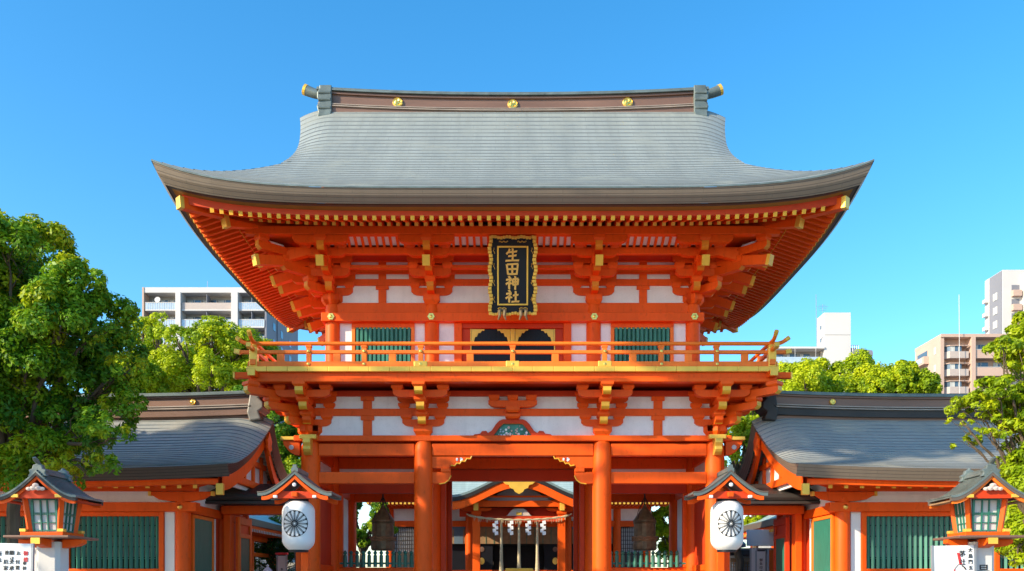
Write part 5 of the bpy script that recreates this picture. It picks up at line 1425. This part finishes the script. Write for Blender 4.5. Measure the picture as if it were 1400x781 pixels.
def apt_white():
    D = 115.0; f = lambda px, py: P(px, py, D)
    s = empty('apartment_block', (40, D + 5, 0), 'low white block with blank stair tower and aerials behind the right trees', 'apartment building')
    xa, xb = f(1127, 0).x, f(1164, 0).x; zt = f(0, 427.5).z
    MB().add([(xa, D, 0), (xb, D, 0), (xb, D + 3.2, 0), (xa, D + 3.2, 0), (xa, D, zt), (xb - .1, D, zt), (xb, D + 3.2, zt), (xa, D + 3.2, zt)], [(0, 1, 5, 4), (1, 2, 6, 5), (2, 3, 7, 6), (3, 0, 4, 7), (4, 5, 6, 7)]).build('stair_tower', 'concrete', s)
    MB().box(xa - .02, xb + .0, D - .03, D - .001, zt - 3.45, zt - 3.4).build('joint', 'shade_wall', s)
    for dz in (1.6, 3.6): MB().box(xa - .05, xa - .001, D + 1.2, D + 1.7, zt - dz - .6, zt - dz).build('window', 'glass', s)
    MB().lathe([(0, 0), (.35, .1), (.4, .14)], n=12, T=Matrix.Translation((xa - .4, D + .8, zt - 3.4)) @ Matrix.Rotation(R(80), 4, 'X')).build('satellite_dish', 'concrete', s)
    xl, zr_ = f(1058, 0).x, f(0, 474.5).z
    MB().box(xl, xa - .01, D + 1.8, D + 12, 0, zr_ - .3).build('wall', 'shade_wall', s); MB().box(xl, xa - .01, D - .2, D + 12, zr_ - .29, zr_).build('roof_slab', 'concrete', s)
    st = 23 * 135 / F
    for k in range(6):
        zb = zr_ - (k + 1) * st
        MB().box(xl, xa - .01, D - .2, D + 1.79, zb - .2, zb).build('floor_slab', 'concrete', s)
        MB().box(xl, xa - .01, D - .2, D - .12, zb + .001, zb + 1.0).build('balcony_rail', 'concrete' if k else 'rail_glass', s)
        for j in range(3):
            a = xl + .4 + j * 2.1
            if a + 1.5 > xa: break
            w = MB().box(a, a + 1.5, D + 1.72, D + 1.79, zb + .3, zb + 1.95).build('window', 'glass', s); MB().box(a, a + .5, D + 1.7, D + 1.719, zb + .3, zb + 1.9).build('curtain', 'curtain', w)
        for j in range(8): xx = xl + (xa - xl) * j / 7.3; MB().box(xx - .03, xx + .03, D - .22, D - .2, zb + 1.0, zb + st - .2 if k == 0 and j % 3 == 0 else zb + 1.1).build('rail_post', 'concrete', s)
    MB().tube([(f(1118, 0).x + .2, D + 1, zr_), (f(1117, 0).x + .2, D + 1, f(0, 400).z)], .045, 5).build('antenna', 'steel', s)
    q = MB(); ax = f(1128, 0).x; az = zt
    q.tube([(ax, D + 1, az), (ax, D + 1, az + 1.6)], .03, 5)
    for dz, L in ((.6, .7), (.9, .9), (1.2, 1.1), (1.45, .7)): q.tube([(ax - L * .8, D + 1, az + dz), (ax + L * .7, D + 1, az + dz)], .02, 4)
    for dx in (-.6, -.2, .3, .6): q.tube([(ax + dx, D + .7, az + 1.2), (ax + dx, D + 1.3, az + 1.2)], .02, 4)
    q.build('aerial', 'steel', s)
    s2 = empty('rooftop_plant', (48, 132, 0), 'dark grey rooftop ducts and round tank behind the white stair tower', 'rooftop tank')
    D2 = 132; g2 = lambda px, py: P(px, py, D2); c = g2(1176, 484)
    MB().tube([(c.x - 1.6, D2, c.z), (c.x + 1.8, D2, c.z - .4)], 1.0, 16).build('tank', 'grey_render', s2, 0, True); MB().box(c.x - 2.6, c.x - .9, D2 - .5, D2 + 2, c.z - .4, c.z + .9).build('duct_box', 'blueroof', s2)
    MB().box(c.x - 3, c.x + 2, D2 - 1.2, D2 + 6, 0, c.z - 1.2).build('building_wall', 'grey_render', s2)
    q = MB()
    for k in range(7): q.tube([(c.x - 2.6 + k * .35, D2 - .6, c.z - 1.2), (c.x - 2.6 + k * .35, D2 - .6, c.z + 1.3)], .04, 4)
    q.tube([(c.x - 2.6, D2 - .6, c.z + 1.3), (c.x - .5, D2 - .6, c.z + 1.3)], .05, 4); q.build('guard_rail', 'steel', s2)
apt_white()
def apt_pink():
    D = 130.0; f = lambda px, py: P(px, py, D)
    s = empty('apartment_block', (75, D + 6, 0), 'pinkish tiled apartment block with stacked balconies behind the right wing', 'apartment building')
    x0 = f(1286, 0).x; x1 = x0 + 24; zt = f(0, 459).z; st = 24.2 * 150 / F; yb = D + 9.5
    MB().box(x0, x1, D + 1.6, yb, 0, zt - .3).build('wall', 'pink', s); MB().box(x0, x1, D - .2, yb + .1, zt - .29, zt + .25).build('parapet', 'pink', s)
    MB().box(x0, x0 + .6, D, D + 1.59, 0, zt - .291).build('corner_pier', 'pink', s)
    MB().box(x0 + 5.15, x0 + 5.85, D - .3, D + 1.59, 0, zt - .291).build('pier', 'pink', s)
    MB().tube([(f(1310, 0).x, D - .8, 10), (f(1308, 0).x, D - .8, f(0, 405).z)], .05, 6).build('pole', 'concrete', s)
    for k in range(9):
        zb = zt - .6 - (k + 1) * st
        a, b = x0 + .9, x0 + 4.8
        # bay window with chamfered corner
        MB().prism([(a, D + 1.59), (a, D + .7), (a + .7, D), (b, D), (b, D + 1.59)], 'z', zb - .2, zb + .95).build('bay_panel', 'pinkdark', s)
        w = MB().prism([(a + .05, D + 1.59), (a + .05, D + .75), (a + .75, D + .08), (b - 1.2, D + .08), (b - 1.2, D + 1.59)], 'z', zb + .951, zb + 1.85).build('window', 'glass', s)
        for xx in (a + .8, a + 1.5, a + 2.2): MB().box(xx - .04, xx + .04, D + .02, D + .078, zb + .951, zb + 1.85).build('frame', 'curtain', w)
        MB().box(a + .9, a + 1.45, D + .05, D + .079, zb + .96, zb + 1.84).build('curtain', 'curtain', w)
        MB().prism([(a - .15, D + 1.59), (a - .15, D + .65), (a + .65, D - .15), (b + .1, D - .15), (b + .1, D + 1.59)], 'z', zb + 1.86, zb + 1.98).build('ledge', 'pink', s)
        # long balconies to the right
        MB().box(x0 + 5.86, x1, D - .1, D + 1.59, zb - .25, zb).build('floor_slab', 'pink', s); MB().box(x0 + 5.86, x1, D - .1, D, zb + .001, zb + 1.2).build('balcony_rail', 'pink', s)
        MB().box(x0 + 5.86, x1, D - .14, D + .02, zb + 1.201, zb + 1.28).build('rail_cap', 'concrete', s)
        for j in range(5):
            wa = x0 + 6.4 + j * 3.4; w = MB().box(wa, wa + 2.5, D + 1.5, D + 1.59, zb + .1, zb + st - .6).build('window', 'glass', s)
            MB().box(wa, wa + .8, D + 1.47, D + 1.499, zb + .15, zb + st - .65).build('curtain', 'curtain', w)
            MB().box(wa + 1.22, wa + 1.3, D + 1.46, D + 1.499, zb + .1, zb + st - .6).build('frame', 'concrete', w)
        # side balconies on the left flank
        MB().box(x0 - .9, x0, D + 4.2, yb - .3, zb - .15, zb + 1.15).build('side_balcony', 'pink', s); MB().box(x0 - .06, x0 - .001, D + 4.8, yb - 1, zb + 1.16, zb + 2.3).build('window', 'glass', s)
        MB().box(x0 - .06, x0 - .001, D + 1.6, D + 2.3, zb + .9, zb + 2.1).build('window', 'curtain', s)
        MB().box(x0 - .95, x0 - .9, D + 5.0, yb - 1.2, zb + .2, zb + 1.0).build('balcony_grille', 'rail_glass', s)
    D2 = 170.; g = lambda px, py: P(px, py, D2)
    t = empty('tower_block', (105, D2 + 5, 0), 'tall white and grey tower block cut by the right picture edge', 'tower block')
    xa = g(1371, 0).x; zt = g(0, 369).z
    MB().box(xa + .0, xa + 22, D2, D2 + 7, 0, zt).build('wall', 'concrete', t); MB().box(xa - .08, xa - .001, D2 + .2, D2 + 5.2, 0, zt - .1).build('flank', 'grey_render', t)
    MB().box(xa - .1, xa - .001, D2 + 5.21, D2 + 7, 0, zt - .15).build('flank_edge', 'concrete', t)
    st2 = 19.3 * 190 / F
    for k in range(12):
        zb = zt - 4.2 - k * st2
        w = MB().box(xa - .16, xa - .081, D2 + 2.0, D2 + 3.6, zb - 1.6, zb).build('window', 'curtain', t); MB().box(xa - .19, xa - .161, D2 + 2.75, D2 + 2.85, zb - 1.6, zb).build('frame', 'glass', w)
        MB().box(xa - .9, xa - .101, D2 + 5.4, D2 + 6.6, zb - 1.2, zb - .4).build('vent_hood', 'concrete', t)
        # recessed balconies on the front
        MB().box(xa + 1.9, xa + 3.6, D2 - .03, D2 + .0, zb - .4, zb + .9).build('recess', 'grey_render', t); MB().box(xa + 1.8, xa + 3.7, D2 - .9, D2 - .031, zb - 1.7, zb - .41).build('balcony', 'pink', t)
        for a in (xa + 4.6, xa + 9.5, xa + 14.5):
            w = MB().box(a, a + 3.4, D2 - .08, D2 - .001, zb - 1.0, zb + .8).build('window', 'glass', t); MB().box(a, a + 1, D2 - .1, D2 - .081, zb - 1, zb + .8).build('curtain', 'curtain', w); MB().box(a - .3, a + 3.8, D2 - 1.0, D2 - .09, zb - 2.0, zb - 1.05).build('balcony', 'pink', t)
    MB().box(xa + 4.0, xa + 4.5, D2 - 1.05, D2 - .01, 0, zt - 1).build('pier', 'concrete', t)
apt_pink()

# ================================================= TREES
def foliage(name, lobes, n, leaf, seed, m, parent, flat=1., clump=.34, droop=.0, tone=(0, 1), aspect=.42, ncl=26):
    "lobes: (x, y, z, rx, ry, rz) in metres; leaves scattered in clumps through each lobe's shell"
    g_ = np.random.default_rng(seed)
    L = np.array(lobes, float); vol = (L[:, 3] * L[:, 4] * L[:, 5]) ** (2 / 3.); pr_ = vol / vol.sum()
    # clump centres
    C, CR, CT, CN = [], [], [], []
    for i, l in enumerate(L):
        k = max(6, int(ncl * len(L) * pr_[i]))
        d = g_.normal(size=(k, 3)); d /= np.linalg.norm(d, axis=1)[:, None]; d[:, 2] = np.where(d[:, 2] < -.5, -d[:, 2], d[:, 2])
        rr = g_.uniform(.55, 1.0, k)[:, None]
        C.append(l[:3] + d * rr * l[3:]); CR.append(np.full(k, clump) * min(l[3:]) * g_.uniform(.7, 1.35, k))
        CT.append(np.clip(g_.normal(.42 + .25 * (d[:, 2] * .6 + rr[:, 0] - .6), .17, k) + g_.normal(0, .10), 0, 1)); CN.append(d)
    C = np.concatenate(C); CR = np.concatenate(CR); CT = np.concatenate(CT); CN = np.concatenate(CN)
    w = CR ** 2; idx = g_.choice(len(C), n, p=w / w.sum())
    d = g_.normal(size=(n, 3)); d /= np.linalg.norm(d, axis=1)[:, None]
    d = d + .45 * CN[idx]; d /= np.linalg.norm(d, axis=1)[:, None]
    rad = g_.uniform(.45, 1.05, n) ** .6
    pos = C[idx] + d * (rad * CR[idx])[:, None] * np.array([1, 1, flat])
    nrm = d + np.array([0, 0, .55]) + g_.normal(0, .45, (n, 3)); nrm /= np.linalg.norm(nrm, axis=1)[:, None]
    a = g_.normal(size=(n, 3)) + np.array([0, 0, -droop]); a -= (a * nrm).sum(1)[:, None] * nrm; a /= np.linalg.norm(a, axis=1)[:, None]
    b = np.cross(nrm, a); s = leaf * g_.uniform(.6, 1.3, n)[:, None]
    v = np.stack([pos - a * s * .5, pos + b * s * aspect * .5 + nrm * s * .05, pos + a * s * .5, pos - b * s * aspect * .5 + nrm * s * .05], 1).reshape(-1, 3)
    o0 = org(parent); v -= np.array([o0.x, o0.y, o0.z])
    me = bpy.data.meshes.new(name); me.vertices.add(4 * n); me.vertices.foreach_set('co', v.ravel())
    me.loops.add(4 * n); me.loops.foreach_set('vertex_index', np.arange(4 * n)); me.polygons.add(n); me.polygons.foreach_set('loop_start', np.arange(0, 4 * n, 4)); me.polygons.foreach_set('loop_total', np.full(n, 4))
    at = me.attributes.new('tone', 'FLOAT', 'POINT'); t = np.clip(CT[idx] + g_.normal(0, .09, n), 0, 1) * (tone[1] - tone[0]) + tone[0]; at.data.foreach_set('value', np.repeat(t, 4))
    me.materials.append(M[m]); me.update(calc_edges=True); me.validate()
    o = bpy.data.objects.new(name, me); COL.objects.link(o); o.parent = parent; return o
def limb(q, p0, p1, r0, r1, rd, k=5, wob=.08):
    p0, p1 = Vector(p0), Vector(p1); L = (p1 - p0).length; pts = []; rs_ = []
    for i in range(k + 1):
        t = i / k; j = Vector([rd.uniform(-1, 1) * wob * L * (t * (1 - t) * 3) for _ in range(3)]); pts.append(p0.lerp(p1, t) + j); rs_.append(r0 + (r1 - r0) * t)
    q.tube(pts, rs_, 8)
def tree(name, base, lobes, label, cat, n, leaf, seed, m, tr=.25, group=None, fork=.45, **k):
    t = empty(name, (base[0], base[1], 0), label, cat, group); rd = random.Random(seed); q = MB()
    zc = max(l[2] for l in lobes); zm = min(l[2] for l in lobes); top = Vector((base[0] + rd.uniform(-.2, .2), base[1], max(zm * .85, zc * fork)))
    limb(q, (base[0], base[1], 0), top, tr, tr * .7, rd, 6, .03)
    for l in lobes:
        c = Vector(l[:3]); mid = top.lerp(c, .45) + Vector((0, 0, .1 * (c - top).length)); limb(q, top, mid, tr * .45, tr * .28, rd); limb(q, mid, c, tr * .28, tr * .08, rd)
        for _ in range(4): e = c + Vector([rd.uniform(-.75, .75) * l[3 + i] for i in range(3)]); limb(q, mid.lerp(c, rd.uniform(.3, 1)), e, tr * .10, tr * .025, rd)
    q.build('trunk', 'bark', t, 0, True)
    foliage('crown', lobes, n, leaf, seed, m, t, **k); return t
def LB(px, py, r, y, ry=None, rz=None, dy=0):
    c = P(px, py, y + dy); s = (y + dy - CAMY) / F; return (c.x, c.y, c.z, r * s, (ry or r) * s, (rz or r) * s)
# big tree at the left edge
Y = -5.6; rd = random.Random(8)
lob = [(10, 345, 50), (62, 350, 46), (105, 392, 42), (20, 420, 60), (85, 440, 55), (140, 440, 44), (160, 480, 38), (40, 490, 60), (100, 505, 50), (140, 535, 38), (20, 560, 55), (80, 570, 45), (125, 592, 34), (105, 618, 38), (140, 640, 26), (60, 625, 42), (150, 600, 30), (10, 650, 42), (165, 560, 34), (85, 655, 26), (-30, 380, 60), (-60, 450, 70), (-45, 530, 70), (-100, 420, 80), (-110, 520, 80), (15, 605, 32), (178, 505, 26)]
lobes = [LB(a, b, r * .9, Y, dy=rd.uniform(-.9, 1.4)) for a, b, r in lob]
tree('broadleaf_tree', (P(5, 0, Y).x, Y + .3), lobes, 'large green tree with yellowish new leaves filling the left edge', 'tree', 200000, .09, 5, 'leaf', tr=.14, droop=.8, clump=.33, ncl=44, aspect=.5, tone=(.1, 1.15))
# neighbouring tree further left: only its shade reaches the picture
lobes = [(-12.8, -4.8, 6.0, 2.0, 2.0, 1.4), (-12.2, -6.6, 6.0, 2.2, 2.0, 1.6), (-13.2, -4.0, 5.6, 2.2, 2.2, 1.6), (-14.2, -6.2, 6.4, 2.0, 2.0, 1.4), (-13.0, -8.4, 5.4, 2.2, 2.2, 1.6), (-11.9, -9.8, 5.0, 1.7, 1.8, 1.3), (-12.2, -12.0, 4.4, 1.8, 1.8, 1.5), (-10.0, -12.5, 4.9, 1.4, 1.4, 1.1), (-11.0, -4.0, 4.9, 1.2, 1.2, 1.0)]
tree('broadleaf_tree', (-13.2, -6.2), lobes, 'broad green tree standing left of the picture and shading the left wing', 'tree', 60000, .22, 6, 'leaf_d', tr=.28)
# unseen tree added: lobes set sunward to shade the wing roof and gate
SH = []
for k_, (tx, ty, tz, r_s) in enumerate(((6.0, -.9, 4.8, .9), (7.2, -.8, 4.9, 1.15), (8.5, -1.0, 4.8, .95), (9.2, -.3, 5.1, .9), (10.6, .1, 5.3, .8), (12.2, .1, 5.3, .8), (13.8, .1, 5.3, .8), (7.6, .1, 5.3, .8), (6.0, .0, 5.3, .75), (-3.2, 0, 4.5, .8), (-4.5, 0, 3.4, .9), (-3.6, .4, 5.2, .6))):
    c = Vector((tx, ty, tz)) + SUN * (25 + (k_ * 7 % 5) * .5); SH.append((c.x, c.y, c.z, r_s, r_s, r_s))
tree('broadleaf_tree', (-11.5, -12.5), SH, 'unseen tall green tree added towards the sun, crown shaped to cast shade', 'tree', 24000, .26, 9, 'leaf_d', tr=.3, fork=.85)
# camphor like trees behind the left wing
def puff(cx, cy, R_, y, seed, squash=.8, n=26, rr=.34):
    rd = random.Random(seed); out = []
    for i in range(n):
        a = rd.uniform(0, 2 * math.pi); u = math.sqrt(rd.random()); px = cx + R_ * u * math.cos(a); py = cy + R_ * squash * u * math.sin(a)
        out.append(LB(px, py, R_ * rr * rd.uniform(.65, 1.2), y, dy=rd.uniform(-1, 1) * R_ * .02 * 1.1 - (1 - u) * R_ * .02))
    return out
for i, (cx, cy, R_, y, seed, lab) in enumerate(((285, 500, 72, 19, 11, 'round yellow green camphor tree in front of the apartment block'), (215, 495, 66, 22, 12, 'yellow green camphor tree between the big left tree and the apartment block'), (165, 520, 50, 17, 14, 'green camphor tree partly behind the large tree at the left edge'))):
    tree('camphor_tree', (P(cx, 0, y).x, y), puff(cx, cy, R_, y, seed), lab, 'tree', 50000, .13, seed, 'leaf_y', tr=.35, group='camphor trees behind the left wing', clump=.42, aspect=.7, ncl=14)
for i, (cx, cy, R_, y, seed, lab) in enumerate(((1098, 552, 56, 26, 21, 'yellow green camphor tree nearest the gate above the right wing roof'), (1162, 543, 58, 29, 22, 'tallest yellow green camphor tree above the right wing roof, below the stair tower'), (1228, 545, 46, 27, 23, 'yellow green camphor tree above the right wing roof, beside the pinkish block'))):
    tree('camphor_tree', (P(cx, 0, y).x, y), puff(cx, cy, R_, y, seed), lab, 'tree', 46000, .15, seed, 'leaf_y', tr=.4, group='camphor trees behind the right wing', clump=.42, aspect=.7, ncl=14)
# trees beside the gate and in the gaps
for cx, cy, R_, y, seed, m, lab in ((385, 600, 52, 12, 31, 'leaf', 'green tree filling the gap between the left wing and the gate'), (1012, 592, 50, 12, 32, 'leaf_y', 'sunlit green tree in the gap between the gate and the right wing'), (510, 715, 34, 17.5, 33, 'leaf', 'small green tree seen through the left bay of the gate'), (912, 720, 30, 23, 34, 'leaf_y', 'small yellow green tree seen through the right bay of the gate'), (1035, 700, 22, 16, 36, 'leaf_y', 'yellow green shrub beyond the roof in the right passage')):
    if seed in (33, 34): cx = 495 if seed == 33 else 917
    if seed == 31: cx = 377
    tree('garden_tree', (P(cx if seed != 31 else 412, 0, y).x, y), puff(cx, cy, R_, y, seed, 1.25, 16, .42), lab, 'tree', 16000, .14, seed, m, tr=.18, clump=.4, aspect=.6, ncl=14)
tree('garden_shrub', (-9.8, 17), [(-11.5, 17.5, 3.2, 1.6, 1.0, 1.0), (-9.8, 17.6, 3.4, 1.3, 1.0, 1.0), (-8.6, 17.2, 3.1, 1.2, .9, .9), (-10.8, 17.3, 2.4, 1.4, .9, .8), (-9.2, 17.2, 2.3, 1.4, .9, .8), (-12.4, 17.4, 2.5, 1.2, .9, .9)], 'dense dark green clipped shrub above the wall in the left passage', 'shrub', 24000, .13, 41, 'leaf_d', tr=.12)
# layered tree at the right edge
Y = -6.0; rd = random.Random(18)
lob = [(1372, 475, 22, 15), (1398, 465, 26, 20), (1395, 505, 24, 16), (1360, 536, 36, 21), (1392, 545, 30, 22), (1330, 556, 30, 17), (1312, 575, 16, 8), (1360, 570, 26, 14), (1398, 575, 30, 16), (1350, 596, 28, 11), (1322, 603, 24, 10), (1380, 590, 30, 14), (1393, 612, 24, 14), (1378, 636, 22, 12), (1400, 655, 25, 18), (1392, 700, 24, 22), (1398, 745, 24, 24), (1388, 770, 20, 16), (1430, 480, 50, 36), (1440, 560, 55, 45), (1440, 640, 55, 45), (1440, 730, 55, 50), (1420, 440, 30, 22)]
lobes = [LB(a, b, r, Y, rz=rz, dy=rd.uniform(-.5, .7)) for a, b, r, rz in lob]
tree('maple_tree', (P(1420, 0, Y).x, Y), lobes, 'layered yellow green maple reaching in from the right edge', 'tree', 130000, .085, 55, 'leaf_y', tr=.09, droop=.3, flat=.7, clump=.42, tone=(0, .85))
